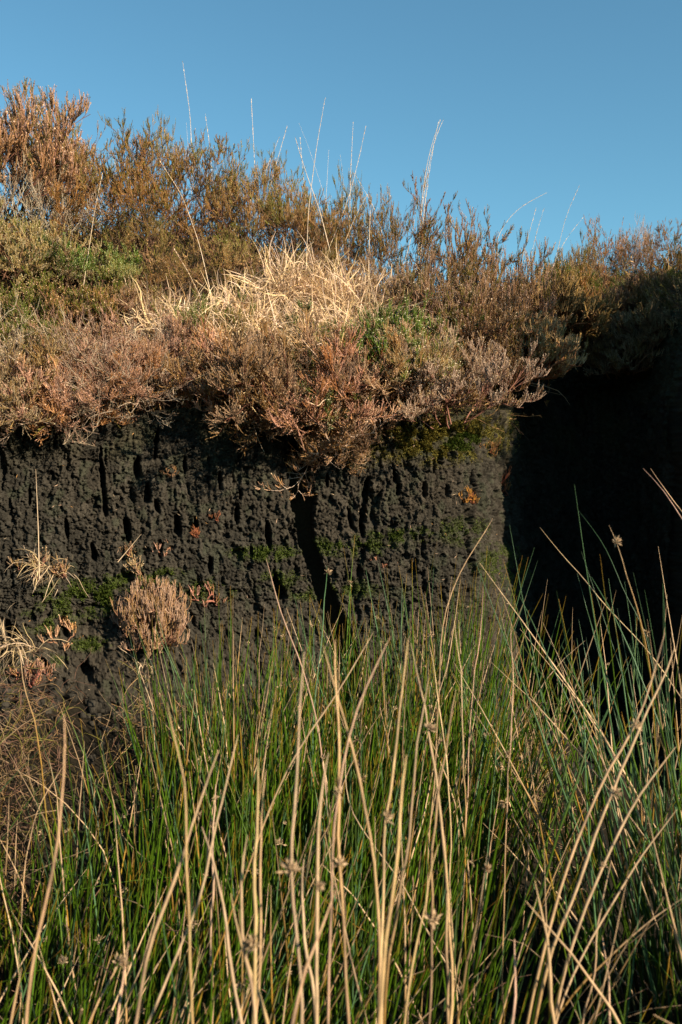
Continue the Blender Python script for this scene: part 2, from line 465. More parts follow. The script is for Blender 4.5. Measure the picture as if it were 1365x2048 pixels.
def heather(seed, axis=(0, 0, 1), spread=.55, R0=.05, L0=.26, n0=17, n1=6, n2=5, n3=8, leaf=10, trop=(0, 0, .5), wander=.10,
            cols=(BROWN, OLIVE), w=(.6, .4), flower=.15, wood=W_RED, t1=.45, Ls=.030, leafsz=.0043, bare=0., shoot_up=.9, topgreen=0.):
    """one heather plant: returns (branches Geo, foliage Geo)"""
    rng = np.random.default_rng(seed)
    axis = unit(np.array(axis, float))
    gb, gf = Geo(), Geo()
    st = rng.normal(size=(n0, 3)) * R0 * np.array([1, 1, .15])
    d = unit(axis + rng.normal(size=(n0, 3)) * spread * np.array([1, 1, .5]) + st / max(R0, .01) * .2)
    P0 = grow(st, d, L0 * rng.uniform(.6, 1.1, n0), 8, wander, np.array(trop) * .6, rng)
    def wc(P, base, v=.25):
        return base * rng.uniform(1 - v, 1 + v, size=(len(P), 1, 1)) * np.ones((1, P.shape[1], 1))
    gb.tubes(P0, np.linspace(.0026, .0012, 8)[None] * rng.uniform(.7, 1.2, (n0, 1)), wc(P0, wood), 4)
    s, pd = spawn(P0, n1, t1, 1, rng)
    P1 = grow(s, pd + rng.normal(size=s.shape) * .45, L0 * .5 * rng.uniform(.6, 1.15, len(s)), 6, wander * 1.2, trop, rng)
    gb.tubes(P1, np.linspace(.0012, .0007, 6)[None] * np.ones((len(s), 1)), wc(P1, wood), 3)
    s, pd = spawn(P1, n2, .3, 1, rng)
    P2 = grow(s, pd + rng.normal(size=s.shape) * .5, L0 * .22 * rng.uniform(.6, 1.2, len(s)), 4, wander * 1.3, trop, rng)
    gb.tubes(P2, np.linspace(.0008, .0005, 4)[None] * np.ones((len(s), 1)), wc(P2, wood * 1.1), 3)
    s, pd = spawn(P2, n3, .25, 1, rng)
    keep = rng.random(len(s)) > bare
    s, pd = s[keep], pd[keep]
    up = np.array([0, 0, 1.0])
    L = Ls * rng.uniform(.55, 1.3, len(s))
    P3 = grow(s, pd * .7 + up * shoot_up + rng.normal(size=s.shape) * .28, L, 4, .06, (0, 0, .3), rng)
    # colour per shoot in clumps
    q = s / L0 * 2.2 + seed * 3.1
    nz = fbm(q[:, 0] + q[:, 2] * .7, q[:, 1] - q[:, 2] * .5, seed, 2) + rng.normal(size=len(s)) * .12
    if topgreen:
        hh = (s @ axis); hh = (hh - hh.min()) / (hh.max() - hh.min() + 1e-6)
        nz = nz + topgreen * (hh - .6)
    th = np.quantile(nz, np.cumsum(w)[:-1]) if len(w) > 1 else []
    k = np.zeros(len(s), int)
    for x_ in np.atleast_1d(th): k += nz > x_
    sc_ = np.array(cols)[k] * rng.uniform(.7, 1.3, size=(len(s), 1))
    gf.tubes(P3, np.linspace(.0011, .0005, 4)[None] * np.ones((len(s), 1)), np.repeat((sc_ * .85)[:, None], 4, 1), 3)
    # leaflets
    M = len(s)
    t = (np.arange(leaf)[None] + rng.random((M, leaf))) / leaf * 2.99
    i = t.astype(int); f = (t - i)[..., None]; r = np.arange(M)[:, None]
    a, b = P3[r, i], P3[r, i + 1]
    pos = (a + (b - a) * f).reshape(-1, 3); tan = unit(b - a).reshape(-1, 3)
    rad = unit(np.cross(tan, rng.normal(size=tan.shape)))
    sz = leafsz * rng.uniform(.6, 1.25, (len(pos), 1))
    D_ = (tan * .75 + rad * .66) * sz
    W_ = unit(np.cross(tan, rad)) * sz * .23
    lc = np.repeat(sc_, leaf, 0) * rng.uniform(.7, 1.35, (len(pos), 1)) * (.8 + .35 * (t.ravel() / 3))[:, None]
    fl = rng.random(len(pos)) < np.repeat((rng.random(M) < flower * 2.2) * .5, leaf)
    lc[fl] = BUFF * rng.uniform(.6, 1.15, (fl.sum(), 1))
    W_[fl] *= 1.9
    gf.leaves(pos, D_, W_, lc)
    return gb, gf

PROTO, PROTO_H = {}, {}
def proto(kind, nvar, **kw):
    PROTO[kind] = []; PROTO_H[kind] = []
    for v in range(nvar):
        gb, gf = heather(hash_kind(kind) + v * 7, **kw)
        b = gb.build('branches', M_wood, link=False); f = gf.build('foliage', M_leaf, link=False)
        PROTO[kind].append((b, f)); PROTO_H[kind].append(float(np.quantile(np.concatenate(gf.v)[:, 2], .995)))
def hash_kind(k):
    return sum(ord(c) * (i + 3) for i, c in enumerate(k)) % 9973
proto('brown', 3, cols=(BROWN, PINK, OLIVE), w=(.5, .3, .2), flower=.25, topgreen=.3)
proto('green', 3, cols=(BROWN, OLIVE, GREEN), w=(.18, .30, .52), flower=.35, topgreen=.5, L0=.22, spread=.65)
proto('pink', 3, cols=(PINK, BROWN), w=(.65, .35), flower=.3, wood=W_RED * 1.3, L0=.24, spread=.6)
proto('rust', 3, cols=(RUST, BROWN, OLIVE), w=(.45, .3, .25), wood=W_RED, L0=.30, t1=.5, flower=.05, spread=.5, wander=.15, n3=8, Ls=.025, shoot_up=.6, topgreen=.5)
proto('leggy', 4, cols=(RUST, OLIVE, BROWN), w=(.4, .35, .25), wood=W_RED * .9, L0=.36, t1=.68, n0=11, n1=5, n2=6, n3=7, flower=.03, spread=.42, wander=.2, Ls=.020, leafsz=.0052, leaf=12, shoot_up=.5, topgreen=.4)
proto('twiggy', 3, cols=(PINK, BUFF * .8), w=(.7, .3), wood=W_PALE, L0=.26, n0=18, n1=6, n2=4, n3=3, leaf=8, leafsz=.0034, bare=.3, wander=.2, spread=.6, trop=(0, 0, 1.0), flower=.05)
proto('hanging', 3, leafsz=.0040, cols=(PINK, BROWN, RUST), w=(.5, .35, .15), axis=(0, -1, .35), spread=.5, trop=(0, -.1, .3), L0=.19, n3=8, Ls=.030, flower=.15, wood=W_RED * 1.0, shoot_up=.4)
proto('droop', 2, cols=(PINK, BROWN), w=(.75, .25), axis=(0, -.7, -1), spread=.35, trop=(0, 0, .9), L0=.21, n2=5, leaf=9, flower=.05, wood=W_PALE, shoot_up=.2, wander=.16, bare=.1)
proto('sprig', 3, cols=(PINK, BROWN), w=(.6, .4), axis=(0, -1, .6), spread=.5, L0=.04, R0=.006, n0=6, n1=3, n2=2, n3=3, Ls=.016, leafsz=.0032, leaf=8, flower=.1, wood=W_RED * 1.6, wander=.25)
proto('dense', 2, cols=(PINK, BROWN), w=(.7, .3), axis=(0, -.5, .8), spread=.6, L0=.080, R0=.022, n0=44, n1=6, n2=4, n3=5, Ls=.014, leafsz=.0030, leaf=9, flower=.1, wood=W_RED * 1.6, wander=.16)

NPLANT = 0
def plant(kind, loc, s, label, rot=None, tilt=(0, 0), tint=(1, 1, 1), group='heather bushes on the bank', name='heather_bush', cat='heather'):
    """a thing: an empty at the plant's root with its branches and foliage"""
    global NPLANT
    NPLANT += 1
    b, f = PROTO[kind][NPLANT % len(PROTO[kind])]
    o = empty(name, loc)
    sx = s if np.ndim(s) else (s, s, s)
    o.scale = sx
    if rot is None: rot = RNG.uniform(0, 6.28) if kind not in ('hanging', 'droop', 'sprig', 'dense') else RNG.uniform(-.35, .35)
    o.rotation_euler = (Matrix.Rotation(tilt[0], 3, 'X') @ Matrix.Rotation(tilt[1], 3, 'Y') @ Matrix.Rotation(rot, 3, 'Z')).to_euler()
    tag(o, label, cat, group)
    vr = RNG.uniform(.72, 1.18)
    for src in (b, f):
        c = src.copy(); COL.objects.link(c); c.parent = o
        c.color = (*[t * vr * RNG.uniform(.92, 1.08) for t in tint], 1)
    return o
def bush(kind, px, Y_, top, label, wide=1.0, tilt=(.25, 0), tint=(1, 1, 1), H=None, **kw):
    """px: photo column, Y_: distance, top: photo row of its top"""
    x = (px - 682.5) / FPX * Y_ / CP
    z0 = float(top_z(np.array(x), np.array(Y_)))
    zt = float(unproj(px, top, Y_)[2])
    h0 = PROTO_H[kind][(NPLANT + 1) % len(PROTO[kind])] * math.cos(tilt[0])
    k = max(.35, (zt - z0) / h0)
    plant(kind, (x, Y_, z0 - .01), (k * wide, k * wide, k), label, tilt=tilt, tint=tint, **kw)
def lipbush(kind, px, py, s, label, **kw):
    P, n = on_face(px, py)
    up_ = .0 if kind == 'droop' or 'lowest' in label else (.055 if px > 680 or 200 < px < 400 else .03)
    if px > 680 and kind == 'hanging': up_ = .08; s = s * .86
    P = P - n * .03 + np.array([0, 0, up_]); s = s * (.82 if up_ else 1)
    kw.setdefault('group', 'heather clumps hanging over the peat edge')
    return plant(kind, P, s, label, **kw)

# ------------------------------------------------------------------ heather on the bank
def skyb(kind, px, Y_, top, label, wide=1.0, **kw):
    bush(kind, px, Y_, top - (38 if 420 < px < 860 else 14), label, wide * (.9 if px < 600 else .72), **kw)
# skyline
skyb('brown', -20, 2.85, 195, 'tall brown heather bush at the highest left end of the skyline', 1.1)
skyb('brown', 45, 3.0, 232, 'brown heather bush with pale twigs just right of the highest left bush', 1.0)
skyb('leggy', 135, 2.95, 262, 'heather with one dark brown tuft poking above its neighbours at upper left', .8)
skyb('twiggy', 95, 2.8, 330, 'pale grey twiggy heather below the upper left skyline', 1.1)
skyb('rust', 205, 3.0, 288, 'brown heather at the skyline between the lone tuft and the olive topped bush', .9)
skyb('rust', 262, 2.9, 272, 'upright rusty heather with olive top in the middle of the left skyline', 1.0, tint=(1, .95, .8))
skyb('leggy', 333, 3.0, 262, 'slender heather with a small dense tuft on a bare stem at the skyline', .55)
skyb('leggy', 375, 2.95, 290, 'heather with bare red stems rising beside the first skyline gap', .85, tilt=(.15, .15))
skyb('rust', 300, 2.8, 400, 'reddish stemmed heather in front of the slender tufted one', .9)
skyb('leggy', 432, 3.15, 375, 'thin dark heather tuft leaning out over the first skyline gap', .5, tint=(.7, .75, .7))
skyb('rust', 492, 3.0, 340, 'rust brown heather topped by a rounded olive tuft right of the first gap', .8)
skyb('rust', 545, 3.0, 355, 'rust brown heather with a single pale olive tip at its summit', .75)
skyb('rust', 580, 2.95, 395, 'dense rust heather sloping down towards the tall pale grass', 1.0)
skyb('green', 632, 3.1, 440, 'dark green heather behind the crossing grass stalks', .7, tint=(.8, .8, .7))
skyb('leggy', 697, 3.05, 392, 'isolated dark olive heather tuft on the skyline above the straw tussock', .5, tint=(.75, .85, .75))
skyb('leggy', 735, 3.0, 445, 'thin brown heather beside the isolated olive tuft', .7)
skyb('leggy', 790, 3.05, 425, 'heather with dark crooked stems and a round tuft beside the second gap', .65, tilt=(.2, -.12))
skyb('leggy', 848, 3.0, 420, 'open crooked heather with feathery tips right of the second gap', .85, tilt=(.2, .2))
skyb('leggy', 905, 3.0, 462, 'brown heather leaning right from the crooked stemmed one', .8, tilt=(.2, .1))
skyb('brown', 950, 2.9, 490, 'broad brown heather above the start of the shaded recess', .9)
skyb('brown', 1000, 3.0, 560, 'low brown heather falling away into the dip of the skyline', .8)
skyb('green', 1070, 3.4, 535, 'dark green heather in the dip of the skyline', .9, tint=(.7, .75, .6))
skyb('green', 1125, 3.3, 530, 'golden olive heather right of the dip in the skyline', .9, tint=(1.2, .95, .8))
skyb('brown', 1165, 3.45, 492, 'rounded brown heather mound at the right part of the skyline', .9)
skyb('leggy', 1205, 3.5, 455, 'bare heather with reddish twigs arching above the right mound', .8)
skyb('leggy', 1250, 3.5, 460, 'see through heather with bare twigs on the right skyline', .8, tilt=(.1, .1))
skyb('leggy', 1320, 3.5, 455, 'grey twiggy heather at the right end of the skyline', .9)
skyb('twiggy', 1275, 3.6, 450, 'pale bare twigs of dying heather between the two see through bushes', .8)
skyb('rust', 1375, 3.4, 520, 'rusty heather cut by the right frame edge at the skyline', .9, tint=(.6, .65, .5))  # greener, and darkened so the tint carries the half shade
# middle of the slope
bush('brown', 15, 2.6, 420, 'large olive brown heather below the pale twiggy one at far left', 1.3, tint=(.9, 1, .9))
bush('green', 70, 2.62, 470, 'green heather speckled with buff dead flowers at the left', 1.35)
bush('green', 185, 2.65, 478, 'bright green heather beneath the upper left brown bushes', 1.25, tint=(.9, 1.15, .9))
bush('green', 120, 2.5, 545, 'olive heather dotted with dead flowers in front of the bright green one', 1.3, tint=(1.15, 1.05, 1))
bush('brown', 265, 2.6, 560, 'brown heather right of the bright green bush', 1.2)
bush('pink', 330, 2.46, 620, 'pinkish brown heather left of the straw tussock', 1.2)
bush('green', 425, 2.52, 590, 'small green heather at the left edge of the straw tussock', .9)
bush('green', 20, 2.4, 600, 'olive heather at the left frame edge above the grey twigs', 1.2, tint=(1.1, 1, 1))
bush('pink', 235, 2.42, 640, 'dull pink heather in the middle of the left slope', 1.3)
bush('pink', 410, 2.38, 700, 'pinkish heather under the small green one', 1.1)
bush('pink', 545, 2.42, 700, 'purple brown heather just below the straw tussock', 1.2, tint=(.85, .8, .85))
bush('green', 640, 2.42, 668, 'thin green heather between straw tussock and purple brown heather', .8)
bush('green', 735, 2.47, 612, 'bright green topped heather right below the pale tall grass', 1.25, tint=(1, 1.1, .9))
bush('green', 815, 2.48, 612, 'grey green heather beside the bright green topped one', 1.1)
bush('pink', 790, 2.4, 715, 'broad greyish pink heather above the mossy peat lip', 1.4)
bush('pink', 880, 2.45, 650, 'pale pink heather at the corner of the peat face', 1.2)
bush('pink', 690, 2.4, 690, 'dark pink heather between the hanging clump and the broad one', 1.0, tint=(.8, .75, .8))
bush('brown', 880, 2.7, 530, 'upright brown heather above the corner of the peat', 1.1)
bush('brown', 800, 2.75, 520, 'brown heather between pale tall grass and the corner', .9)
bush('rust', 660, 2.85, 470, 'rusty heather behind the straw tussock', 1.0)
bush('rust', 440, 2.8, 480, 'red stemmed heather sprawling above the straw tussock', 1.1, tilt=(.5, 0))
bush('rust', 350, 2.7, 500, 'dark rusty heather tangle left of the straw tussock', 1.0, tilt=(.4, 0))
bush('brown', 940, 2.68, 610, 'brown heather spilling towards the recess', .85, tint=(.85, .8, .7))  # tint lowered to paint shade towards the recess
bush('brown', 1005, 2.98, 640, 'shadowy brown heather at the left rim of the recess', .85, tint=(.6, .55, .4))  # recess shade put into the darkened tint
bush('green', 1045, 3.15, 580, 'olive heather mound behind the left rim of the recess', 1.2, tint=(1, .9, .8))
bush('green', 1120, 3.3, 535, 'golden brown heather above the middle of the recess', 1.2, tint=(.9, .85, .7))
bush('green', 1200, 3.35, 560, 'olive gold heather row over the back of the recess', 1.2, tint=(.95, .95, .7))
bush('green', 1280, 3.25, 545, 'dark green heather over the right part of the recess', 1.2, tint=(.75, .85, .7))
bush('green', 1350, 3.1, 550, 'green heather at the right frame edge above the recess', 1.1, tint=(.9, .95, .8))
bush('brown', 1300, 3.0, 610, 'half shaded brown heather inside the right rim of the recess', .8, tint=(.55, .5, .4))  # half shade is painted in by the dark tint
bush('green', 1080, 3.12, 600, 'dull brown heather filling in behind the left rim of the recess', .8, tint=(.7, .6, .5))  # darker tint stands in for shade behind the rim

# clumps over the edge
lipbush('hanging', 25, 850, 1.0, 'pinkish heather drooping over the peat at the left frame edge', tilt=(.1, -.1))
lipbush('twiggy', 75, 815, .85, 'big tangle of bare pale heather twigs over the left peat edge', tilt=(.9, 0))
lipbush('twiggy', 185, 790, .8, 'pale curling heather twigs right of the big left tangle', tilt=(.95, .1))
lipbush('twiggy', 10, 770, .85, 'greyish bare twigs against the left frame edge', tilt=(.8, -.2))
lipbush('twiggy', 280, 795, .6, 'thin pale twigs dangling left of the mossy notch', tilt=(1.1, .3))
lipbush('hanging', 140, 800, .8, 'low pink heather spilling over the left peat lip', tint=(1.05, 1, .95))
lipbush('hanging', 240, 795, .7, 'short pink heather fringe between tangle and notch')
lipbush('hanging', 455, 800, .75, 'narrow pinkish heather clump with straw strands at its base', tilt=(-.1, .1), tint=(1.1, 1, .95))
lipbush('hanging', 560, 815, 1.0, 'dark reddish heather mass left of the lowest clump', tilt=(.05, .1), tint=(.75, .65, .65))
lipbush('hanging', 640, 815, .95, 'purple brown heather mass above the lowest hanging clump', tint=(.85, .75, .75))
lipbush('droop', 645, 848, .75, 'lowest pink heather clump hanging down above the main crack', tilt=(0, -.1))
lipbush('droop', 690, 855, .55, 'thin curled twigs hanging beside the top of the main crack', tilt=(0, .1), tint=(1.1, 1, .9))
lipbush('hanging', 735, 815, .95, 'broad heather clump overhanging the yellow moss')
lipbush('hanging', 820, 808, .95, 'greyish pink heather overhanging the moss right of the broad clump', tilt=(.1, 0), tint=(1.05, 1.05, 1.05))
lipbush('hanging', 890, 800, .85, 'pale heather clump overhanging the right end of the mossy lip', tilt=(.1, .15), tint=(1.1, 1.1, 1.1))
lipbush('sprig', 940, 805, 1.5, 'small heather spray sticking out right of the mossy lip', tilt=(0, .5), tint=(.9, .9, .9))
lipbush('hanging', 985, 800, .6, 'dark heather fringe at the shaded corner of the peat', tint=(.4, .42, .35))  # corner shade put into the very dark tint

def recess_clump(px, py, Y_, s, label, kind='dense', tint=(1, 1, 1), **kw):  # lowered tints put the recess shade into the clumps' colour
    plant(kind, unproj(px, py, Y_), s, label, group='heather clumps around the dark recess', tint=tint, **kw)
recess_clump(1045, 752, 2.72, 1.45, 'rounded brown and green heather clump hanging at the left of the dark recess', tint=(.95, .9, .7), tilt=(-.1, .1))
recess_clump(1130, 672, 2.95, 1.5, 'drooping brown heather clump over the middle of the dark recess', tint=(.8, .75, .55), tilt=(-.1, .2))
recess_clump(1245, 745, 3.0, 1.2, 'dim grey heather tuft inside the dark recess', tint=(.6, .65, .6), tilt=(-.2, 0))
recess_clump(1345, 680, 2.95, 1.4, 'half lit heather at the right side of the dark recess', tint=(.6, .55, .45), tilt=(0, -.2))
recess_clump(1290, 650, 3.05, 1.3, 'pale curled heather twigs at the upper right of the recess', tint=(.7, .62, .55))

# heather on the out-of-frame end of the bank at the right
for k, (x, y, s) in enumerate([(1.38, 2.95, .5), (1.32, 2.8, (.7, .7, .78)), (1.28, 2.6, (.7, .7, .8)), (1.42, 2.95, .6), (1.15, 2.42, .65), (1.2, 2.25, 1.1), (1.4, 2.1, 1.2), (1.45, 2.6, .8), (1.65, 2.0, 1.1), (1.6, 2.35, .9), (-1.2, 2.5, .6), (-1.3, 2.25, .7), (-1.35, 2.85, .8), (-1.6, 2.6, 1.0), (-.98, 2.38, .55), (-1.05, 2.6, .6), (-1.2, 2.3, .6), (-1.45, 2.28, .6), (-1.7, 2.25, .7), (-1.9, 2.35, .8)]):
    plant('rust' if k % 2 else 'brown', (x, y, float(top_z(np.array(x), np.array(y))) - .01), s, 'brown heather bush on the bank beyond the edge of the picture', tilt=(.15, 0), group='heather beyond the frame')

for k, x in enumerate(np.arange(-3.4, 3.5, .32)):  # heather added along the sky-blocking bank
    plant(('brown', 'pink', 'green', 'rust')[k % 4], (x, -2.05 - .25 * (k % 3) - (.04 * x if x > 0 else 0), 1.42 + .12 * (k % 3)), 1.0, 'heather bush on the added bank behind the viewer', tilt=(-.15, 0), group='heather on the added bank')

for k, x in enumerate((-.93, -1.06, -1.2, -1.36, -1.52)):
    sx_ = s_of(x, 2.15); pp, nn_ = curve(np.array([sx_])); pp, nn_ = pp[0], nn_[0]
    plant('hanging', (pp[0] - nn_[0] * .04, pp[1] - nn_[1] * .04, float(lip(pp[0], pp[1])) + .02), .85, 'heather clump over the peat lip beyond the left edge of the picture', group='heather beyond the frame')

# ------------------------------------------------------------------ undergrowth carpet under the heather
rng = np.random.default_rng(5)
N = 16000
ux = rng.uniform(-1.3, 1.5, N); uy = rng.uniform(2.15, 3.7, N)
di = inward(ux, uy); k = di > .03
ux, uy, di = ux[k], uy[k], di[k]
st = np.stack([ux, uy, top_z(ux, uy, di) - .01], -1)
P = grow(st, rng.normal(size=st.shape) * .7 + np.array([0, -.3, .7]), rng.uniform(.05, .17, len(st)), 5, .2, (0, 0, .3), rng)
g = Geo()
cc_ = np.array([W_RED, W_DARK, BROWN, OLIVE * .8])[rng.integers(0, 4, len(st))] * rng.uniform(.6, 1.2, (len(st), 1))
g.tubes(P, np.linspace(.0014, .0006, 5)[None] * np.ones((len(st), 1)), np.repeat(cc_[:, None], 5, 1), 3)
s, pd = spawn(P, 9, .3, 1, rng)
dl = (pd * .5 + rng.normal(size=s.shape) * .8) * .006
g.leaves(s, dl, unit(np.cross(dl, rng.normal(size=dl.shape))) * .0016, np.repeat(cc_, 9, 0) * rng.uniform(.6, 1.3, (len(s), 1)))
tag(g.build('heather_undergrowth', M_leaf), 'short dark twigs and litter covering the bank beneath the heather bushes', 'undergrowth', kind='stuff')

# moss on the peat
g = Geo()
wgt = (vg + vye * .9) ** 1.3
idx = rng.choice(len(vp), 70000, p=wgt / wgt.sum())
st = vp[idx]; nn = np.stack([vn[idx, 0], vn[idx, 1], np.full(len(idx), .5)], -1)
dl = unit(nn + rng.normal(size=st.shape) * .5) * rng.uniform(.0015, .005, (len(st), 1))
mc = np.where((vg[idx] >= vye[idx])[:, None], np.array([.10, .135, .02]), np.array([.25, .20, .04])) * rng.uniform(.4, 1.3, (len(st), 1))
g.leaves(st, dl, unit(np.cross(dl, rng.normal(size=dl.shape))) * .0011, mc)
tag(g.build('moss', M_moss), 'low green and yellowish moss growing in patches on the dark peat face', 'moss', kind='stuff')

# crumbled peat at the foot of the face
r_ = np.random.default_rng(41)
cu = np.array([[-1, -1, -1], [1, -1, -1], [1, 1, -1], [-1, 1, -1], [-1, -1, 1], [1, -1, 1], [1, 1, 1], [-1, 1, 1]], float) / 1.7
cq = np.array([[0, 3, 2, 1], [4, 5, 6, 7], [0, 1, 5, 4], [1, 2, 6, 5], [2, 3, 7, 6], [3, 0, 4, 7]])
g = Geo()
nc = 1500
s_ = r_.uniform(S_A, s_of(.5, 2.9), nc); pc_, nc_ = curve(s_)
of = .02 + np.abs(r_.normal(size=nc)) * .16
xx = pc_[:, 0] + nc_[:, 0] * (of + .1); yy = pc_[:, 1] + nc_[:, 1] * (of + .1)
sz = r_.uniform(.004, .02, nc) * np.exp(-of * 2)
V = cu[None] * sz[:, None, None] * r_.uniform(.5, 1.3, (nc, 8, 3))
an = r_.uniform(0, 6.28, nc); ca_, sa_ = np.cos(an)[:, None], np.sin(an)[:, None]
V = np.stack([V[..., 0] * ca_ - V[..., 1] * sa_, V[..., 0] * sa_ + V[..., 1] * ca_, V[..., 2]], -1)
V = V + np.stack([xx, yy, ground_z(xx, yy) + sz * .3], -1)[:, None]
g.add(V, (np.arange(nc)[:, None, None] * 8 + cq[None]), np.repeat((np.array([.045, .038, .028]) * r_.uniform(.5, 1.3, (nc, 1)))[:, None], 8, 1))
tag(g.build('peat_crumbs', M_peat, smooth=True), 'crumbled dark peat lying along the foot of the bank', 'peat crumbs', kind='stuff')

# ------------------------------------------------------------------ dry grass
def grass_tuft(loc, n, L, spread, label, lean=(0, -.1, 1), wdt=.0016, droop=-.8, K=8, R=.03, name='grass_tussock', col=STRAW * 1.12, group=None, wander=.07, cat='dry grass'):
    r_ = np.random.default_rng(abs(int(loc[0] * 1e4 + loc[2] * 7e3)) + n)
    o = empty(name, tuple(loc)); tag(o, label, cat, group)
    st = r_.normal(size=(n, 3)) * np.array(R) * np.array([1, 1, .3])
    P = grow(st, np.array(lean) + r_.normal(size=(n, 3)) * spread, L * r_.uniform(.45, 1.15, n), K, wander, (0, 0, droop), r_)
    c = col * r_.uniform(.6, 1.25, (n, 1)); c[:, 2] *= r_.uniform(.7, 1.1, n)
    c = np.repeat(c[:, None], K, 1)
    W = wdt * r_.uniform(.45, 1.1, (n, 1)) * np.array([1, 1, 1, .95, .85, .7, .5, .15])[None, :K]
    gg = Geo(); gg.ribbons(P, W, c); gg.build('blades', M_grass, o)
    return o
def top_at(px, Y_):
    x = (px - 682.5) / FPX * Y_ / CP
    return np.array([x, Y_, float(top_z(np.array(x), np.array(Y_)))])
for px, Y_, n, L, lab, sp in [
        (570, 2.76, 240, .20, 'straw tussock under the dense rust heather, rear left', .45),
        (630, 2.76, 300, .22, 'straw tussock behind the brightest one', .35),
        (690, 2.74, 300, .24, 'straw tussock at the foot of the thick leaning stalk', .25),
        (735, 2.70, 240, .25, 'tall upright straw tussock under the thick headed stalk', .18),
        (455, 2.62, 150, .17, 'straw tussock at the left end, tangled in pinkish heather', .8),
        (515, 2.62, 330, .19, 'matted straw tussock below the rust heather', .7),
        (575, 2.60, 420, .19, 'bleached straw tussock left of the brightest one', .6),
        (625, 2.60, 480, .20, 'brightest bleached straw tussock in the middle of the slope', .5),
        (685, 2.60, 420, .22, 'upright straw tussock right of the brightest one', .3),
        (725, 2.60, 260, .24, 'slim upright straw tussock at the right end of the straw patch', .2),
        (500, 2.50, 280, .20, 'low matted straw above the narrow heather clump', .9),
        (560, 2.49, 360, .20, 'matted straw above the purple brown heather', .8),
        (615, 2.48, 420, .18, 'short matted straw tussock in front of the brightest one', .7),
        (672, 2.49, 300, .17, 'short straw tussock left of the bright green topped heather', .5),
        (645, 2.42, 200, .13, 'lowest straw tussock above the dark pink heather', .8),
        (385, 2.56, 200, .19, 'straw mat near the small green heather', .9),
        (320, 2.58, 160, .18, 'thin straw mat left of the small green heather', .9),
        (345, 2.50, 120, .12, 'thin straw mat below the dark rusty tangle', 1.0),
        (450, 2.50, 240, .19, 'straw mat between small green and purple brown heather', .9),
        (480, 2.68, 200, .16, 'straw mat under the sprawling red stemmed heather', .8),
        (1005, 2.95, 60, .2, 'thin straw grass beside the dip of the skyline', .35)]:
    grass_tuft(top_at(px, Y_), n * 2, L * .95, sp, lab, wdt=.0017, lean=(0, -.5, .9), R=(.022, .05, .01), group='straw grass tussocks on the slope', droop=-.5, wander=.2, col=STRAW * np.array([1.08, 1.06, 1.12]))
P_, n_ = on_face(480, 792)
grass_tuft(P_ + n_ * .09 + np.array([-.015, 0, .03]), 26, .09, .6, 'few straw strands fanning from the base of the narrow heather clump', lean=(.3, -.8, 0), droop=-.5, R=.008, name='grass_tuft')
for px, py, n, L, lab in [(88, 1135, 60, .075, 'small straw grass tuft growing from the peat at the foot of the tall straw stalk'),
                          (125, 1145, 30, .08, 'spidery straw blades right beside the small straw tuft on the peat'),
                          (20, 1290, 60, .14, 'straw grass tuft at the left frame edge on the peat foot'),
                          (60, 1300, 40, .12, 'bent straw blades beside the left edge tuft'),
                          (285, 1330, 24, .07, 'little straw tuft at the foot of the big pink heather cushion')]:
    P_, n_ = on_face(px, py)
    grass_tuft(P_, n, L, .75, lab, lean=(0, -.8, .7), droop=-1.6, R=.012, wdt=.0011, col=STRAW * .75, name='grass_tuft', wander=.18, group='straw tufts on the peat face')

# grass stalks above the skyline (photo pixels, distance, half-width)
def stalk(pts, Y_, r0, label, col=STRAW * np.array([1.1, 1.15, 1.25]), head=.45, name='grass_stalk', group='tall grass stalks', cat='grass stalk', root=True, dy=0., seeds=True):
    pts = np.array(pts, float)
    W_ = unproj(pts[:, 0], pts[:, 1], Y_)
    W_[:, 1] += np.linspace(0, dy, len(W_))
    if root:
        d = W_[0] - W_[1]; k = (W_[0, 2] - float(top_z(W_[0, 0], W_[0, 1]))) / max(.02, -d[2] if d[2] < 0 else .02)
        e = W_[0] + d * min(max(k, 0), 3.0)
        e[2] = float(top_z(e[0], e[1])) - .01
        W_ = np.vstack([e, W_])
    t = np.concatenate([[0], np.cumsum(np.linalg.norm(np.diff(W_, axis=0), axis=1))]); t /= t[-1]
    K = 26
    u = np.linspace(0, 1, K)
    P = np.stack([np.interp(u, t, W_[:, i]) for i in range(3)], -1)
    for _ in range(3): P[1:-1] = (P[:-2] + 2 * P[1:-1] + P[2:]) / 4
    o0 = P[0].copy()
    R = r0 * (1 - .75 * u)
    g = Geo(); cc = np.broadcast_to(col, (1, K, 3)) * RNG.uniform(.85, 1.1)
    g.tubes((P - o0)[None], R[None], cc, 4)
    ob = g.build(name, M_straw); ob.location = o0
    tag(ob, label, cat, group)
    if seeds:
        r_ = np.random.default_rng(int(pts[0, 0] * 13 + pts[0, 1]))
        m_ = 46
        tt = r_.uniform(1 - head, 1, m_) * (K - 1.01); i = tt.astype(int)
        a = P[i] + (P[i + 1] - P[i]) * (tt - i)[:, None] - o0
        tn = unit(P[i + 1] - P[i])
        rad = unit(np.cross(tn, r_.normal(size=tn.shape)))
        dl = (tn + rad * .18) * r_.uniform(.004, .008, (m_, 1))
        gs = Geo(); gs.leaves(a, dl, unit(np.cross(tn, rad)) * .0011, STRAW * r_.uniform(.8, 1.3, (m_, 1)))
        gs.build('seed_head', M_grass, ob)['kind'] = 'stuff'
    return ob
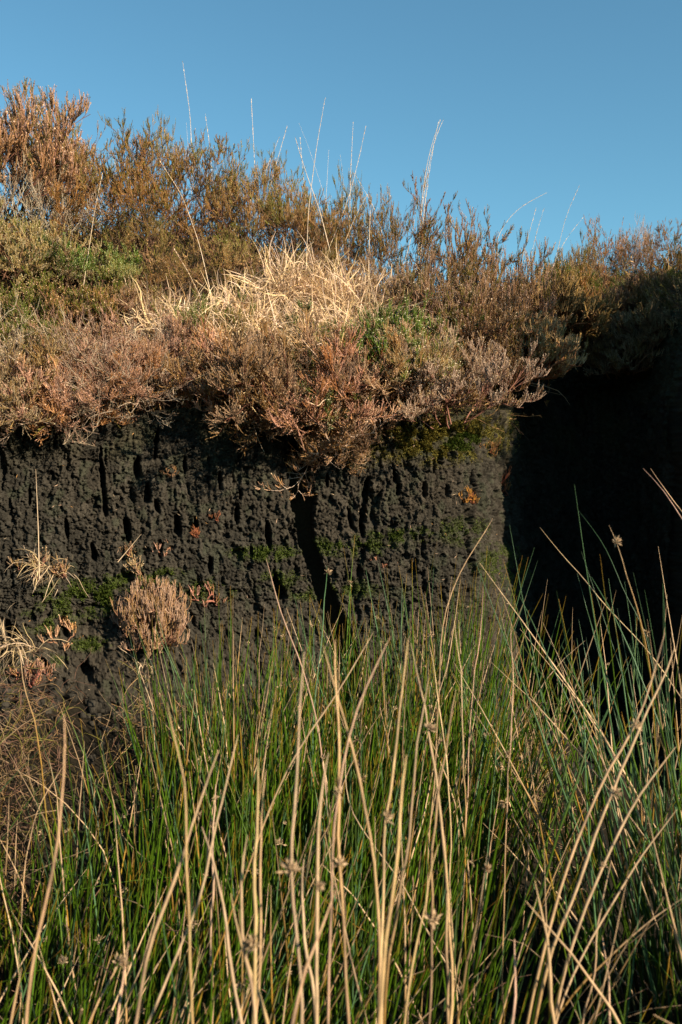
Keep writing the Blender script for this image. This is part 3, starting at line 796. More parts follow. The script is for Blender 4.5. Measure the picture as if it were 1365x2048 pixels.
for pts, Y_, r, lab in [
        ([(385, 330), (381, 230), (366, 125)], 2.95, .0011, 'tallest thin grass stalk, rising highest of all at left'),
        ([(380, 340), (373, 245)], 3.1, .0008, 'short faint stalk beside the tallest grass stalk'),
        ([(427, 380), (421, 300), (411, 228)], 3.0, .0009, 'thin stalk over the first skyline gap'),
        ([(437, 470), (432, 385)], 3.1, .0016, 'short pale stalk standing in the first skyline gap'),
        ([(463, 390), (462, 316)], 3.1, .0007, 'left one of two short faint stalks right of the first gap'),
        ([(473, 390), (478, 320)], 3.1, .0007, 'right one of two short faint stalks right of the first gap'),
        ([(511, 355), (507, 275), (503, 200)], 2.95, .0010, 'tall straight stalk above the rounded olive tuft'),
        ([(505, 430), (530, 345), (559, 275)], 2.95, .0011, 'shorter of two stalks leaning right in parallel'),
        ([(530, 420), (548, 345), (575, 252)], 2.98, .0011, 'longer of two stalks leaning right in parallel'),
        ([(671, 545), (640, 420), (612, 345), (591, 275)], 2.75, .0017, 'thick pale stalk leaning left across the others'),
        ([(610, 380), (604, 320), (601, 277)], 3.0, .0009, 'short stalk beside the thick left leaning one'),
        ([(612, 560), (617, 420), (634, 290), (651, 195)], 2.75, .0012, 'second tallest stalk crossing the thick leaning one'),
        ([(652, 400), (620, 300), (598, 245)], 3.1, .0006, 'very faint stalk behind the crossing pair'),
        ([(648, 460), (653, 390), (658, 300)], 3.0, .0008, 'faint beaded stalk right of the crossing pair'),
        ([(690, 385), (681, 308)], 3.1, .0006, 'faint dotted stalk above the isolated olive tuft'),
        ([(700, 420), (702, 340), (707, 243)], 2.95, .0010, 'straight stalk over the isolated olive tuft'),
        ([(680, 445), (700, 390), (720, 310), (732, 253)], 2.9, .0011, 'stalk bending right over the isolated olive tuft'),
        ([(756, 430), (735, 390), (708, 345)], 2.95, .0010, 'short stalk leaning left right of the olive tuft'),
        ([(645, 440), (662, 395)], 3.0, .0009, 'very short leaning stalk left of the olive tuft'),
        ([(738, 620), (738, 520), (741, 420)], 2.68, .0019, 'stalk with thick pale head in front of the straw grass'),
        ([(692, 480), (712, 430), (735, 390)], 2.9, .0010, 'low stalk leaning right through the olive tuft'),
        ([(845, 390), (852, 340), (864, 285), (880, 243)], 2.9, .0014, 'left stalk of the tall bundle right of centre'),
        ([(847, 395), (858, 330), (870, 275), (887, 240)], 2.92, .0012, 'forked tip stalk of the tall bundle right of centre'),
        ([(850, 400), (858, 350), (866, 300), (877, 245)], 2.94, .0010, 'rear stalk of the tall bundle right of centre'),
        ([(851, 395), (857, 370)], 2.9, .0010, 'tiny stalk at the foot of the tall bundle'),
        ([(800, 560), (822, 480), (835, 410)], 2.85, .0012, 'pale stalk in the second skyline gap'),
        ([(993, 476), (1010, 445), (1040, 412), (1070, 398), (1095, 385)], 3.0, .0013, 'pale stalk arching to the right above the dip'),
        ([(1040, 535), (1055, 480), (1073, 415)], 3.1, .0010, 'left one of two stalks standing in the dip'),
        ([(1060, 520), (1075, 460), (1088, 418)], 3.1, .0010, 'right one of two stalks standing in the dip'),
        ([(1118, 490), (1133, 430), (1160, 370)], 3.2, .0009, 'lone curved stalk right of the dip'),
        ([(1130, 480), (1165, 437)], 3.2, .0005, 'thin dark stalk leaning beside the lone curved one'),
        ([(178, 500), (190, 420), (205, 348)], 2.6, .0011, 'straw stalk in front of the left heather with a bent tip'),
        ([(425, 600), (400, 490), (365, 390), (322, 325)], 2.6, .0012, 'long stalk slanting down in front of the red stemmed heather'),
        ([(415, 620), (375, 540), (350, 500)], 2.5, .0009, 'short stalk slanting in front of the dark rusty tangle')]:
    stalk(pts, Y_, r, lab, seeds='faint' not in lab)
P_, n_ = on_face(79, 1160)
stalk([(79, 1160), (77, 1060), (72, 938)], float(P_[1]) - .05, .0016, 'single tall straw stalk standing against the dark peat at left', root=False, col=STRAW * .85, seeds=False)
stalk([(236, 1124), (283, 1068)], 2.22, .0013, 'short straw stick lying across a small sprig on the peat', root=False, col=STRAW * .9, seeds=False, name='straw_stick', cat='stick', group=None)

# ------------------------------------------------------------------ sprigs on the peat face
for kind, px, py, s, lab, tint in [
        ('dense', 303, 1290, (.78, .8, 1.35), 'big dense pink heather cushion growing at the foot of the peat', (.85, .82, .84)),
        ('sprig', 330, 1108, .8, 'curled pink sprig on the peat above the cushion', (1.2, 1.1, 1.1)),
        ('sprig', 253, 1108, .55, 'small reddish sprig crossed by a straw stick', (.85, .75, .7)),
        ('sprig', 280, 1150, .8, 'pale pink sprig just above the green moss', (1.3, 1.3, 1.3)),
        ('sprig', 130, 1290, 1.4, 'upright pink sprig on the peat foot at left', (1.2, 1.1, 1.1)),
        ('sprig', 60, 1150, 1.2, 'pink sprig left of the small straw tuft', (1, .9, .9)),
        ('sprig', 130, 1155, .8, 'pink sprig right of the small straw tuft', (1, .9, .9)),
        ('sprig', 345, 950, .6, 'tiny sprig with a green tip high on the peat', (.8, .7, .6)),
        ('sprig', 430, 1040, .4, 'tiny red sprig in the middle of the left peat', (.8, .5, .4)),
        ('sprig', 395, 1075, .45, 'tiny red curled sprig above the rushes', (.8, .5, .4)),
        ('sprig', 768, 1130, .8, 'pinkish sprig just above the rush tips', (1, .8, .8)),
        ('sprig', 990, 975, 1.0, 'dark red sprig at the shaded edge of the peat', (.8, .5, .4)),
        ('sprig', 1020, 990, .9, 'dim red sprig within the recess shadow', (.7, .5, .4)),
        ('sprig', 935, 1000, .8, 'yellowish sprig on the right peat face', (1, .8, .3)),
        ('sprig', 980, 905, .7, 'faint brown sprig at the corner of the peat', (.8, .6, .4)),
        ('sprig', 950, 1008, .6, 'little red sprig beside the yellowish one', (.75, .5, .4)),
        ('sprig', 410, 1205, 1.2, 'brownish sprig behind the first rushes', (1, .8, .8)),
        ('sprig', 60, 1370, 1.2, 'brown sprig low at the left edge', (1, .8, .8)),
        ('sprig', 375, 795, .8, 'dark sprig in the mossy notch of the peat lip', (.8, .7, .5))]:
    P_, n_ = on_face(px, py)
    plant(kind, P_ - n_ * .004, s, lab, tint=tint, group='small sprigs on the peat face', name='heather_sprig' if kind == 'sprig' else 'heather_cushion')
# crumbs and chips on the peat
r_ = np.random.default_rng(77)
k = r_.choice(np.flatnonzero(vp[:, 1] < 2.6), 260)
dl = unit(r_.normal(size=(260, 3)) * np.array([1, .3, .6])) * r_.uniform(.004, .014, (260, 1))
g = Geo(); g.leaves(vp[k] + np.stack([vn[k, 0], vn[k, 1], 0 * k], -1) * .002, dl, unit(np.cross(dl, np.array([0, 1, .2]))) * .0008,
                    np.array([STRAW * .9, RUST * 1.3, PINK])[r_.integers(0, 3, 260)] * r_.uniform(.5, 1.1, (260, 1)))
tag(g.build('plant_litter', M_grass), 'tiny straw chips and dead leaves stuck to the dark peat face', 'litter', kind='stuff')

# ------------------------------------------------------------------ rushes
R_G, R_B, R_O, R_S = np.array([.062, .120, .004]), np.array([.060, .120, .045]), np.array([.30, .15, .015]), np.array([.56, .37, .205])
def stem_cols(n, K, kinds, r_):
    """colour along each stem: green, bluish, tipped with orange and straw, or all straw"""
    u = np.linspace(0, 1, K)[None, :, None]
    c = np.empty((n, K, 3))
    for i in range(n):
        k = kinds[i]; uu = u[0]
        j = r_.uniform(.4, 1.35)
        if k == 0: a = R_G * (1 - .15 * uu); t = sstep(.90, 1.0, uu); a = a * (1 - t) + R_O * t
        elif k == 1: a = R_B * np.ones_like(uu)
        elif k == 2:
            m = r_.uniform(.3, .7); t = sstep(m - .2, m + .1, uu); t2 = sstep(m + .05, m + .35, uu)
            a = R_G * 1.1 * (1 - t) + R_O * t; a = a * (1 - t2) + R_S * .8 * t2
        else: a = R_S * (.85 + .2 * vnoise(uu * 6, uu * 0 + i, 3))
        sh = 1 - sstep(.02, .30, uu + .06 * math.sin(i * 2.4))          # brown sheath at the stem's foot, darkened to paint in the shade there
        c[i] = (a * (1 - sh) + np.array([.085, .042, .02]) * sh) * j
    return c
def head_geo(gg, P, tdir, s, r_, n=46):
    """a soft rush's flower cluster: a burst of small brown florets beside the stem"""
    side = unit(np.cross(tdir, r_.normal(size=3)))
    d = unit(side * .7 + tdir * .4 + r_.normal(size=(n, 3)) * .55)
    L_ = s * r_.uniform(.4, 1.0, (n, 1))
    p = P + d * L_ * .3
    c = np.array([.48, .32, .18]) * r_.uniform(.5, 1.3, (n, 1))
    gg.leaves(p, d * L_ * .7, unit(np.cross(d, r_.normal(size=(n, 3)))) * s * .10, c)
    gg.tubes(np.stack([np.broadcast_to(P, (8, 3)), P + d[:8] * L_[:8] * .9], 1), np.full((8, 2), .0004), np.array([.42, .30, .17]), 3)

def rush_tuft(px, Y_, n, tip, label, lean=0., spread=.12, R=.06, dry=.18, dead=.08, blue=.15, rad=.0015, tint=(1, 1, 1)):
    x = (px - 682.5) / FPX * Y_
    z0 = float(ground_z(np.array(x), np.array(Y_)))
    H = float(unproj(px, tip, Y_)[2]) - z0
    r_ = np.random.default_rng(int(px * 7 + Y_ * 1000))
    o = empty('rush_tuft', (x, Y_, z0 - .01)); tag(o, label, 'rush', 'rush tufts in front of the peat bank')
    K = 9
    st = r_.normal(size=(n, 3)) * np.array([R, R, .0]); st = np.clip(st, -2 * R, 2 * R)
    d = np.stack([lean + r_.normal(size=n) * spread + st[:, 0] * 1.2, r_.normal(size=n) * spread * .8 + st[:, 1] * 1.0, np.ones(n)], -1)
    L_ = H * (.50 + .55 * r_.beta(2, 2.2, n))
    P = grow(st, d, L_, K, .018, (0, 0, -.08), r_)
    u = np.linspace(0, 1, K)
    Rr = rad * r_.uniform(.75, 1.25, (n, 1)) * np.interp(u, [0, .3, .7, 1], [1, 1, .75, .12])[None]
    q = r_.random(n)
    kinds = np.where(q < dead, 3, np.where(q < dead + dry, 2, np.where(q < dead + dry + blue, 1, 0)))
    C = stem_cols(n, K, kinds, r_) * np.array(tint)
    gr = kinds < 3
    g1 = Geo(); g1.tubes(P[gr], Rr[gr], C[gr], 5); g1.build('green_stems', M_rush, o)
    if (~gr).sum():
        g2 = Geo(); Pd = grow(st[~gr], d[~gr] + r_.normal(size=((~gr).sum(), 3)) * .12, L_[~gr], K, .05, (0, 0, -.4), r_)
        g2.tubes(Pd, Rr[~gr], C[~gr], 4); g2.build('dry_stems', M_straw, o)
    hs = np.flatnonzero(r_.random(n) < .06)
    if len(hs):
        for i in hs[:9]:
            g3 = Geo(); k = int(K * .8); head_geo(g3, P[i, k], unit(P[i, k] - P[i, k - 1]), .009 * r_.uniform(.5, 1.25), r_, 26)
            g3.build('flower_head', M_grass, o)
    return o
B = 'behind'
tufts = [
    # back row, at the foot of the bank
    (395, 1.85, 60, 1190, 'leftmost back row rush tuft beside the pink heather cushion', 0, .16),
    (455, 1.85, 70, 1140, 'back row rush tuft right of the pink cushion tuft', .02, .16),
    (525, 1.82, 75, 1130, 'back row rush tuft left of the foot of the main crack', 0, .16),
    (595, 1.85, 75, 1170, 'back row rush tuft just left of the crack foot', .05, .15),
    (660, 1.82, 80, 1150, 'back row rush tuft right in front of the crack foot', .03, .15),
    (735, 1.85, 80, 1140, 'back row rush tuft right of the crack foot', 0, .15),
    (805, 1.85, 85, 1045, 'tall back row rush tuft under the right moss band', .03, .12),
    (870, 1.82, 85, 1045, 'dense tall back row rush tuft below the right peat face', .06, .13),
    (935, 1.85, 80, 1045, 'back row rush tuft at the shaded corner of the peat', .05, .14),
    (1000, 1.9, 50, 1090, 'thin back row rush tuft at the left rim of the recess', .05, .16),
    (1070, 1.95, 34, 1110, 'sparse rush tuft in front of the dark recess left part', 0, .2),
    (1140, 2.0, 24, 1130, 'sparse dim rush tuft in the middle of the dark recess', -.1, .22),
    # second row
    (330, 1.6, 60, 1290, 'second row rush tuft at its left end', .02, .16),
    (400, 1.55, 80, 1260, 'second row rush tuft below the pink cushion', .05, .14),
    (480, 1.55, 90, 1240, 'second row rush tuft left of the crack line', .06, .14),
    (560, 1.55, 90, 1240, 'green second row rush tuft below the crack foot, left side', .08, .14),
    (645, 1.55, 90, 1230, 'green second row rush tuft directly below the crack foot', .06, .13),
    (730, 1.55, 90, 1220, 'green second row rush tuft below the crack foot, right side', .08, .13),
    (815, 1.55, 90, 1200, 'green second row rush tuft under the tall back tuft', .10, .13),
    (895, 1.58, 80, 1190, 'second row rush tuft beside the dark water side', .12, .14),
    (975, 1.6, 45, 1230, 'thin second row rush tuft before the recess', .1, .17),
    (1060, 1.6, 26, 1230, 'sparse second row rushes before the recess', -.05, .14),
    (1150, 1.6, 20, 1260, 'few pale rushes leaning left before the recess', -.2, .12),
    (1345, 1.45, 60, 1000, 'tall pale rush tuft at the right frame edge', -.10, .13),
    (1425, 1.4, 60, 935, 'tallest pale rush tuft cut by the right frame edge', -.15, .13),
    (1250, 1.5, 30, 1180, 'thin rush tuft left of the tall right edge tuft', -.1, .16),
    # third row
    (20, 1.5, 30, 1520, 'sparse rush tuft in the brown root mat at the left edge', .1, .2),
    (110, 1.5, 40, 1470, 'sparse rush tuft standing in the brown root mat', .1, .2),
    (200, 1.4, 40, 1400, 'third row rush tuft beside the brown root mat', .05, .17),
    (290, 1.3, 70, 1420, 'third row rush tuft right of the brown root mat', .1, .16),
    (380, 1.3, 85, 1370, 'third row green rush tuft, second from its left', .1, .15),
    (470, 1.3, 90, 1360, 'third row green rush tuft in the left middle', .12, .15),
    (560, 1.3, 90, 1350, 'third row green rush tuft in the middle', .12, .15),
    (650, 1.3, 80, 1340, 'third row green rush tuft under the bent straw stem', .1, .15),
    (740, 1.3, 80, 1330, 'third row green rush tuft right of the bent straw stem', .12, .15),
    (830, 1.3, 70, 1330, 'third row green rush tuft near the right dark gap', .12, .15),
    (920, 1.3, 45, 1340, 'third row loose rush tuft at the dark gap', .15, .17),
    (1290, 1.2, 30, 1300, 'green rush tuft standing under the right edge rushes', -.05, .15),
    # front
    (-30, 1.2, 50, 1620, 'rush tuft half cut by the left frame edge', .2, .2),
    (10, .95, 40, 1700, 'rush tuft in the lower left corner behind the reddish stem', .25, .2),
    (60, 1.15, 60, 1600, 'low green rush tuft at the left frame edge', .15, .2),
    (150, 1.1, 80, 1590, 'low green rush tuft leaning right at lower left', .35, .18),
    (240, 1.05, 80, 1580, 'green rush tuft leaning right below the root mat', .35, .18),
    (330, 1.05, 60, 1530, 'leaning green rush tuft at lower left of centre', .3, .2),
    (440, 1.0, 40, 1560, 'short green rush tuft among the straw stems', .1, .2),
    (600, 1.0, 40, 1560, 'short green rush tuft behind the tallest straw stem', .05, .18),
    (760, 1.0, 40, 1540, 'green rush tuft behind the paired straw stems', .08, .18),
    (900, .95, 36, 1500, 'green rush tuft at lower right of centre', .05, .14),
    (985, .95, 40, 1560, 'green rush tuft leaning strongly right over the dark gap', .45, .14),
    (1060, .9, 36, 1700, 'low rush tuft fanning right near the lower right corner', .6, .18),
    (1180, .9, 26, 1600, 'straight green rush tuft near the lower right corner', .1, .14),
    (1290, .9, 26, 1560, 'green rush tuft rising at lower right', .2, .2),
    (60, .8, 50, 1850, 'lowest left green rush tuft with dark gaps', .3, .3),
    (250, .8, 40, 1850, 'lowest green rush tuft under the leaning ones', .3, .3),
]
for t in tufts:
    px, Y_, n, tip, lab, lean, sp = t
    right = px > 1030
    if px > 1010 and px < 1270: n = int(n * .65)
    tip += 25 if Y_ > 1.2 else 0
    if px > 1030 and Y_ < 1.3: n = int(n * .6)
    n = int(n * (.5 if Y_ < 1.4 else .85)) if px < 1290 or Y_ < 1.3 else int(n * 1.15)
    dead_ = .30 if px > 1280 and Y_ > 1.3 else (.10 if Y_ > 1.2 else .05)
    rush_tuft(px, Y_, n, tip, lab, lean, sp, dry=(.10 if Y_ > 1.1 else .25) if not right else .3, blue=.3 if right else .10, dead=dead_ * .55 if Y_ > 1.1 else .10, R=.05 if Y_ > 1.2 else .045)

# rushes of the same stand outside the picture, the right ones added to shade low stems
def copy_thing(o):
    c = o.copy(); COL.objects.link(c)
    for ch in o.children:
        d = ch.copy(); COL.objects.link(d); d.parent = c
    return c
src = [o for o in bpy.data.objects if o.name.startswith('rush_tuft')]
src = [o for o in src if len(o.children) >= 2 and 1.2 < o.location.y < 1.7][:8]
r_ = np.random.default_rng(8)
k = 0
for gx_ in np.arange(.30, 2.0, .15):
    for gy_ in np.arange(-1.0, 1.85, .17):
        x = gx_ + r_.uniform(-.05, .05); y = gy_ + r_.uniform(-.05, .05)
        if x < abs(y) * .343 + (.12 if y > .7 else .30) or x - .84 * (-y) > 1.9: continue
        if y < .6 and x < .52: continue
        c = copy_thing(src[k % len(src)]); k += 1
        c.location = (x, y, float(ground_z(np.array(x), np.array(y))) - .01)
        c.rotation_euler = (0, 0, r_.uniform(0, 6.28)); s_ = r_.uniform(1.1, 1.45) if y > .55 else r_.uniform(.8, 1.1); c.scale = (1.2, 1.2, s_)
        c['label'] = 'rush tuft of the same stand, added for its shade beyond the edge of the picture'; c['group'] = 'rushes beyond the frame'
for gx_ in np.arange(-1.3, -.3, .16):
    for gy_ in np.arange(.3, 1.75, .2):
        x = gx_ + r_.uniform(-.05, .05); y = gy_ + r_.uniform(-.05, .05)
        if x > -y * .343 - .12: continue
        c = copy_thing(src[k % len(src)]); k += 1
        c.location = (x, y, float(ground_z(np.array(x), np.array(y))) - .01)
        c.rotation_euler = (0, 0, r_.uniform(0, 6.28)); c.scale = (1.2, 1.2, r_.uniform(.7, .9))
        c['label'] = 'rush tuft of the same stand, added for its shade beyond the edge of the picture'; c['group'] = 'rushes beyond the frame'

# prominent stems in front: (photo points top to bottom, width px, kind, head at fraction or None, label)
def fore(pts, wpx, kind, head, label, name='tall_rush'):
    pts = np.array(pts, float)
    Y_ = min(1.7, 6.6 / wpx)
    W_ = unproj(pts[:, 0], pts[:, 1], Y_)
    W_[:, 1] += np.linspace(.05, -.02, len(W_)) * Y_
    d = W_[-1] - W_[-2]; d = d / max(1e-3, -d[2])
    zb = float(ground_z(W_[-1, 0], W_[-1, 1]))
    drop = max(W_[-1, 2] - zb, .02)
    e = W_[-1] + d * drop * np.array([.6, .6, 1.0]); e[2] = zb - .01
    W_ = np.vstack([W_, e])[::-1]
    t = np.concatenate([[0], np.cumsum(np.linalg.norm(np.diff(W_, axis=0), axis=1))]); t /= t[-1]
    K = 34; u = np.linspace(0, 1, K)
    P = np.stack([np.interp(u, t, W_[:, i]) for i in range(3)], -1)
    for _ in range(3): P[1:-1] = (P[:-2] + 2 * P[1:-1] + P[2:]) / 4
    r_ = np.random.default_rng(int(pts[0, 0] * 31 + pts[0, 1]))
    P += np.stack([vnoise(u * 9, u * 0 + pts[0, 0] * .37, 5) - .5, vnoise(u * 9, u * 0 + pts[0, 1] * .37, 6) - .5, 0 * u], -1) * .007
    P += np.stack([vnoise(u * 22, u * 0 + pts[0, 1] * .11, 8) - .5, 0 * u, 0 * u], -1) * .0025
    o0 = P[0].copy(); P = P - o0
    R = .00150 * (.68 if wpx < 6 else 1) * r_.uniform(.7, 1.15) * np.interp(u, [0, .5, .85, .97, 1], [1.1, 1, .85, .5, .2]) * (1 + .06 * r_.normal(size=K))
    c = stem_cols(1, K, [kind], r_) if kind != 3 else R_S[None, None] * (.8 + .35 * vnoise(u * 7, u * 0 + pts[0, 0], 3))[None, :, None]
    if kind == 3:
        f = (1 - sstep(.1, r_.uniform(.4, .9), u))[None, :, None] * r_.uniform(.1, 1)
        c = c * (1 - f) + (R_O * .9 + R_G * .5) * f
        c = c * np.array([1, r_.uniform(.88, 1.03), r_.uniform(.75, 1.1)]) * r_.uniform(.7, 1.05)
        sp_ = sstep(.72, .85, vnoise(u * 26, u * 0 + pts[0, 1], 9))[None, :, None] * .55      # dark bands where the old stem has rotted
        c = c * (1 - sp_) + np.array([.16, .10, .07]) * sp_
    g = Geo(); g.tubes(P[None], R[None], c, 7)
    o = g.build(name, M_straw if kind >= 2 else M_rush); o.location = o0
    tag(o, label, 'rush stem', 'tall rush stems standing in the foreground')
    if head is not None:
        # head: fraction measured down from the tip in photo points
        L_ = np.linalg.norm(np.diff(P, axis=0), axis=1).sum()
        k = int(np.argmin(np.abs(u - (1 - head))))
        gh = Geo(); head_geo(gh, P[k] + np.array([0, -.002, 0]), unit(P[k] - P[k - 1]), .009 * r_.uniform(.6, 1.4), r_, 50)
        gh.build('flower_head', M_grass, o)
    return o
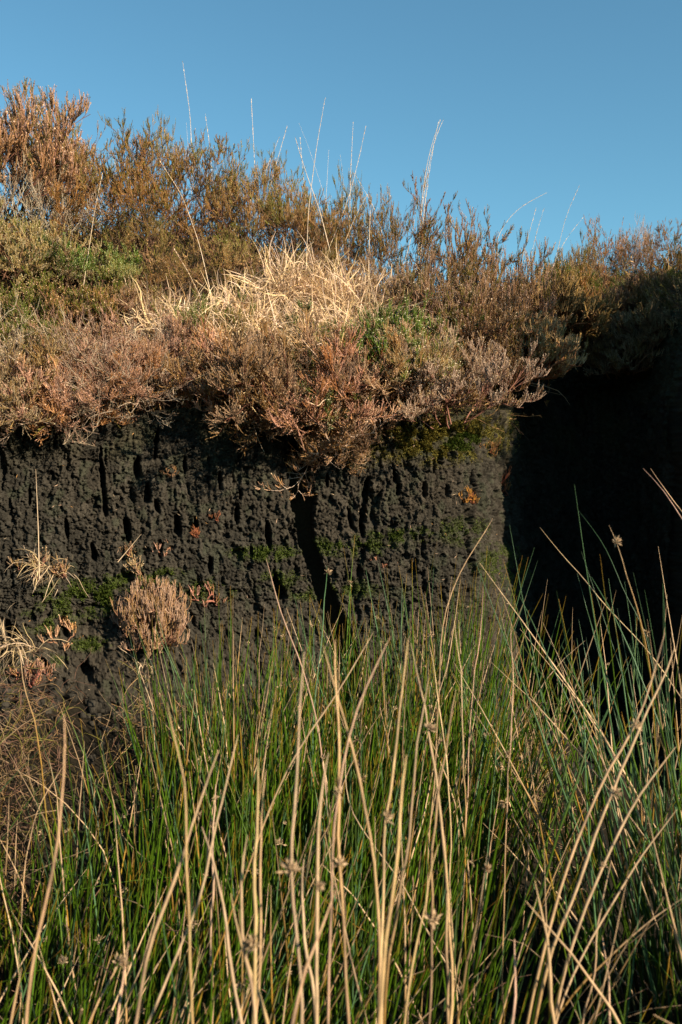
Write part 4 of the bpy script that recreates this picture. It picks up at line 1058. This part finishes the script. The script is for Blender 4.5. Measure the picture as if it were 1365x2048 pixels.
for f in [
    ([(92, 1450), (104, 1520), (117, 1633), (112, 1706), (90, 1850), (66, 2021)], 10, 3, .3, 'thick pinkish stem at far left bending over at its top with brown side blob'),
    ([(95, 1560), (55, 1640), (41, 1750), (45, 1900), (47, 2045)], 5.5, 3, None, 'thin reddish stem left of the thick bent one'),
    ([(0, 1290), (30, 1370), (60, 1420), (90, 1500)], 5, 2, None, 'olive stem slanting in from the left frame edge'),
    ([(320, 1425), (345, 1480), (361, 1560), (366, 1655), (381, 1802), (391, 1926)], 9, 3, None, 'pale stem with arched tip over the leaning green tufts'),
    ([(419, 1527), (405, 1590), (370, 1684), (311, 1864), (264, 2048)], 9, 3, .45, 'stout stem leaning right with feathery head in its middle'),
    ([(472, 1494), (450, 1560), (425, 1633), (395, 1802), (330, 1960), (290, 2048)], 8, 3, None, 'long stem leaning right beside the stout feathery one'),
    ([(237, 1930), (240, 1990), (243, 2048)], 9, 3, .03, 'short broken stem with drooping head at the lower left'),
    ([(232, 1935), (205, 1990), (180, 2048)], 8, 3, .03, 'short stem leaning onto the drooping broken one'),
    ([(421, 1597), (421, 1680), (423, 1743), (428, 2048)], 6, 3, .03, 'straight stem with tiny head on its tip left of centre'),
    ([(397, 1684), (420, 1740), (447, 1816), (476, 1963), (490, 2048)], 8, 3, None, 'stem with sharp tip leaning left in front'),
    ([(507, 1544), (506, 1640), (507, 1720), (510, 2048)], 9, 3, .2, 'left of two stout stems standing close together'),
    ([(526, 1565), (514, 1650), (514, 1800), (519, 2048)], 8.5, 3, None, 'right of two stout stems standing close together'),
    ([(604, 1321), (593, 1370), (585, 1430), (583, 1550), (585, 1650), (591, 1830), (603, 2048)], 9.5, 3, .2, 'tallest thick straw stem left of the middle'),
    ([(651, 1306), (658, 1350), (670, 1401), (690, 1470), (728, 1602), (754, 1734), (761, 1866), (757, 2048)], 8.5, 3, None, 'long stem crossing from upper left to lower right in the middle'),
    ([(679, 1295), (668, 1340), (668, 1420), (673, 1489), (676, 1566), (688, 1756), (699, 1866), (702, 2045)], 8.5, 3, .25, 'upright stem with curved tip and feathery knot in the middle'),
    ([(787, 1288), (768, 1318), (743, 1350), (715, 1410), (691, 1482), (676, 1560), (668, 1700), (660, 1850), (655, 2048)], 8.5, 3, .18, 'stem with boldly curved tip and pale fluffy head'),
    ([(750, 1277), (730, 1310), (706, 1339), (658, 1409), (600, 1500), (540, 1600)], 6, 2, None, 'orange brown stem curving right behind the fluffy headed one'),
    ([(827, 1291), (815, 1335), (805, 1379), (794, 1456), (787, 1550), (780, 1640), (770, 1760), (765, 1866), (760, 2048)], 8, 3, .22, 'straight stem with knotted head right of the middle'),
    ([(834, 1302), (838, 1350), (847, 1398), (864, 1489), (873, 1550), (885, 1640), (893, 1760), (896, 2048)], 7, 3, .13, 'jagged stem right beside the knotted headed one'),
    ([(871, 1306), (878, 1360), (884, 1434), (890, 1560)], 5.5, 3, None, 'thin stem right of the jagged one'),
    ([(864, 1372), (855, 1420), (845, 1475), (831, 1550), (820, 1640), (800, 1760), (775, 1900), (762, 2048)], 7.5, 2, None, 'olive stem turning straw at its tip right of centre'),
    ([(929, 1398), (915, 1440), (900, 1489), (878, 1550), (868, 1650), (862, 1760)], 7.5, 3, .3, 'stem leaning right with frayed head above the dark gap'),
    ([(922, 1255), (925, 1320), (926, 1379), (928, 1550), (928, 1800)], 5.5, 2, None, 'slim olive stem standing apart at the dark gap'),
    ([(816, 1537), (806, 1600), (794, 1683), (772, 1829), (757, 1958), (750, 2045)], 10, 3, None, 'bright thick stem with blunt tip right of centre'),
    ([(887, 1725), (868, 1755), (849, 1804), (827, 1888), (809, 1987), (800, 2048)], 8, 3, None, 'whitish stem bowing to the right near the bottom'),
    ([(666, 1822), (645, 1880), (618, 1939), (578, 2045)], 10, 3, None, 'pale stem slanting across the bottom middle'),
    ([(611, 1756), (604, 1790), (604, 1829), (615, 1921), (626, 2012)], 8, 3, None, 'short stem with bent tip at the bottom middle'),
    ([(485, 1705), (477, 1740), (477, 1774), (483, 1848), (508, 2012)], 9, 3, None, 'stem left of the close pair, bulging at its middle'),
    ([(450, 1829), (465, 1880), (487, 1939), (530, 2012), (545, 2048)], 9, 3, None, 'low stem slanting right at the bottom left of centre'),
    ([(653, 1530), (645, 1590), (640, 1646), (629, 1811), (629, 2045)], 9, 3, .16, 'brownish stem with frayed head just left of the middle'),
    ([(988, 1740), (978, 1780), (960, 1834), (931, 1937), (905, 2048)], 7.5, 2, .03, 'orange stem crowned by a star shaped seed head'),
    ([(1062, 1204), (1085, 1265), (1110, 1330), (1136, 1400), (1180, 1500), (1230, 1660)], 5, 1, None, 'long pale green stem slanting right through the dark gap'),
    ([(1213, 1163), (1235, 1215), (1253, 1270), (1286, 1350), (1310, 1450)], 4.8, 1, None, 'pale green stem parallel to the long one, further right'),
    ([(1088, 1798), (1092, 1850), (1096, 1908), (1103, 2048)], 8, 3, None, 'pale stem with cut tip at the lower right'),
    ([(1244, 1761), (1228, 1800), (1209, 1853), (1176, 1962), (1150, 2048)], 7, 3, None, 'straw stem leaning right at the lower right'),
    ([(1231, 1915), (1222, 1970), (1209, 2048)], 7, 3, None, 'short straw stem near the lower right corner'),
    ([(1048, 1922), (1032, 1980), (1011, 2048)], 8, 3, None, 'short brown stem leaning right at the bottom right'),
    ([(894, 1706), (894, 1800), (896, 1889), (898, 2048)], 8, 3, None, 'straight stem rising right of the bowed whitish one'),
    ([(1365, 1280), (1345, 1330), (1293, 1450), (1231, 1541), (1158, 1688), (1103, 1816), (1062, 1926)], 7.5, 3, .12, 'long brown stem running diagonally from the right edge, uppermost'),
    ([(1380, 1310), (1330, 1420), (1262, 1540), (1190, 1680), (1130, 1816), (1080, 1950)], 7, 2, .2, 'olive brown stem parallel under the uppermost diagonal one'),
    ([(1385, 1520), (1286, 1626), (1224, 1721), (1176, 1805), (1120, 1930)], 7, 2, .22, 'diagonal brown stem with ragged seed head at right'),
    ([(1385, 1650), (1297, 1743), (1249, 1798), (1158, 1922), (1121, 1973)], 7, 2, None, 'orange diagonal stem below the ragged headed one'),
    ([(1395, 1835), (1286, 1878), (1194, 1937), (1100, 2010)], 7, 2, None, 'lowest brown stem sloping in from the right edge'),
    ([(1097, 1059), (1121, 1101), (1169, 1153), (1216, 1222), (1282, 1284)], 4, 3, None, 'pinkish stem leaning left in front of the black recess'),
    ([(1181, 1021), (1200, 1060), (1216, 1098), (1253, 1186), (1280, 1270)], 3.9, 1, None, 'highest grey green stem against the black recess'),
    ([(1242, 1054), (1255, 1100), (1264, 1156), (1279, 1222), (1293, 1400)], 5.5, 2, .03, 'straw tipped stem with tiny head at right of the recess'),
    ([(1313, 935), (1330, 960), (1345, 988), (1370, 1040), (1385, 1120)], 4.8, 3, None, 'highest straw stem at the right edge leaning left'),
    ([(1332, 935), (1338, 960), (1355, 1000), (1375, 1030), (1390, 1100)], 4.2, 3, None, 'straw stem just behind the highest right edge one'),
    ([(999, 1039), (975, 1075), (938, 1120), (909, 1167), (887, 1248), (870, 1400)], 5, 3, None, 'pink straw stem bent right across the shaded corner'),
    ([(523, 1123), (540, 1175), (560, 1233), (589, 1306), (633, 1416), (655, 1560)], 4.6, 3, None, 'straw stem slanting right across the foot of the bank left of the crack'),
    ([(1042, 1259), (1033, 1290), (1028, 1332), (1024, 1400), (1010, 1560)], 5.5, 3, .25, 'straw stem with side knot in the dark gap'),
    ([(982, 1182), (974, 1225), (967, 1266), (945, 1400), (930, 1550)], 4.8, 3, None, 'slim brown stem at the left of the dark gap'),
    ([(653, 1140), (652, 1165), (645, 1240), (636, 1330)], 4, 1, .02, 'green stem with small pale head standing before the crack'),
    ([(1186, 1450), (1150, 1540), (1120, 1640), (1060, 1780), (1000, 1880)], 5.5, 0, None, 'long green stem arching up right in the lower dark gap'),
    ([(1215, 1450), (1185, 1530), (1150, 1610), (1090, 1760), (1020, 1900)], 6, 0, None, 'second long green stem parallel to the first in the lower dark gap'),
    ([(700, 1515), (690, 1580), (700, 1640), (770, 1720), (850, 1840), (900, 1930)], 5.5, 3, None, 'thin straw stem falling right across the bright thick one'),
    ([(15, 1985), (25, 2020), (32, 2060)], 9, 3, None, 'stub of a stem in the lower left corner'),
]:
    fore(*f)

# dead, fallen stems and fine brown tangle between the tufts
def tangle(name, n, box, L, label, cols, thick, flat=.5, seed=3, zoff=(.02, .3), curl=.10, cat='dead stems'):
    r_ = np.random.default_rng(seed)
    x = r_.uniform(box[0], box[1], n); y = r_.uniform(box[2], box[3], n)
    keep = inward(x, y) < -.02
    x, y = x[keep], y[keep]; n = len(x)
    st = np.stack([x, y, ground_z(x, y) + r_.uniform(zoff[0], zoff[1], n)], -1)
    P = grow(st, r_.normal(size=(n, 3)) * np.array([1, 1, flat]) + np.array([0, 0, .15]), r_.uniform(L[0], L[1], n), 7, curl, (0, 0, -.3), r_)
    P[..., 2] = np.maximum(P[..., 2], ground_z(P[..., 0], P[..., 1]) + .002)
    c = np.array(cols)[r_.integers(0, len(cols), n)] * r_.uniform(.5, 1.15, (n, 1))
    g = Geo(); g.tubes(P, thick * r_.uniform(.6, 1.2, (n, 1)) * np.linspace(1, .4, 7)[None], np.repeat(c[:, None], 7, 1), 3)
    return tag(g.build(name, M_straw), label, cat, kind='stuff')
tangle('dead_rush_litter', 600, (-.75, .85, .7, 1.7), (.06, .25), 'fallen brown and straw coloured rush stems tangled low between the rush tufts', [R_S * .5, R_O * .5, W_RED, R_G], .0009, seed=4)
tangle('root_mat', 2000, (-.85, -.5, 1.4, 1.9), (.03, .10), 'matted curly brown dead grass at the foot of the bank on the left', [BROWN * .6, W_RED, R_S * .5, OLIVE * .7, W_RED], .0009, 1.0, 9, (.0, .16), .35, 'dead grass')
tangle('short_grass', 2200, (-.45, .45, 1.75, 2.28), (.03, .13), 'thin brown and green grass blades at the foot of the peat behind the rushes', [BROWN, W_RED, R_S * .7, R_G, OLIVE], .0008, 1.2, 12, (.0, .10), .2, 'grass')
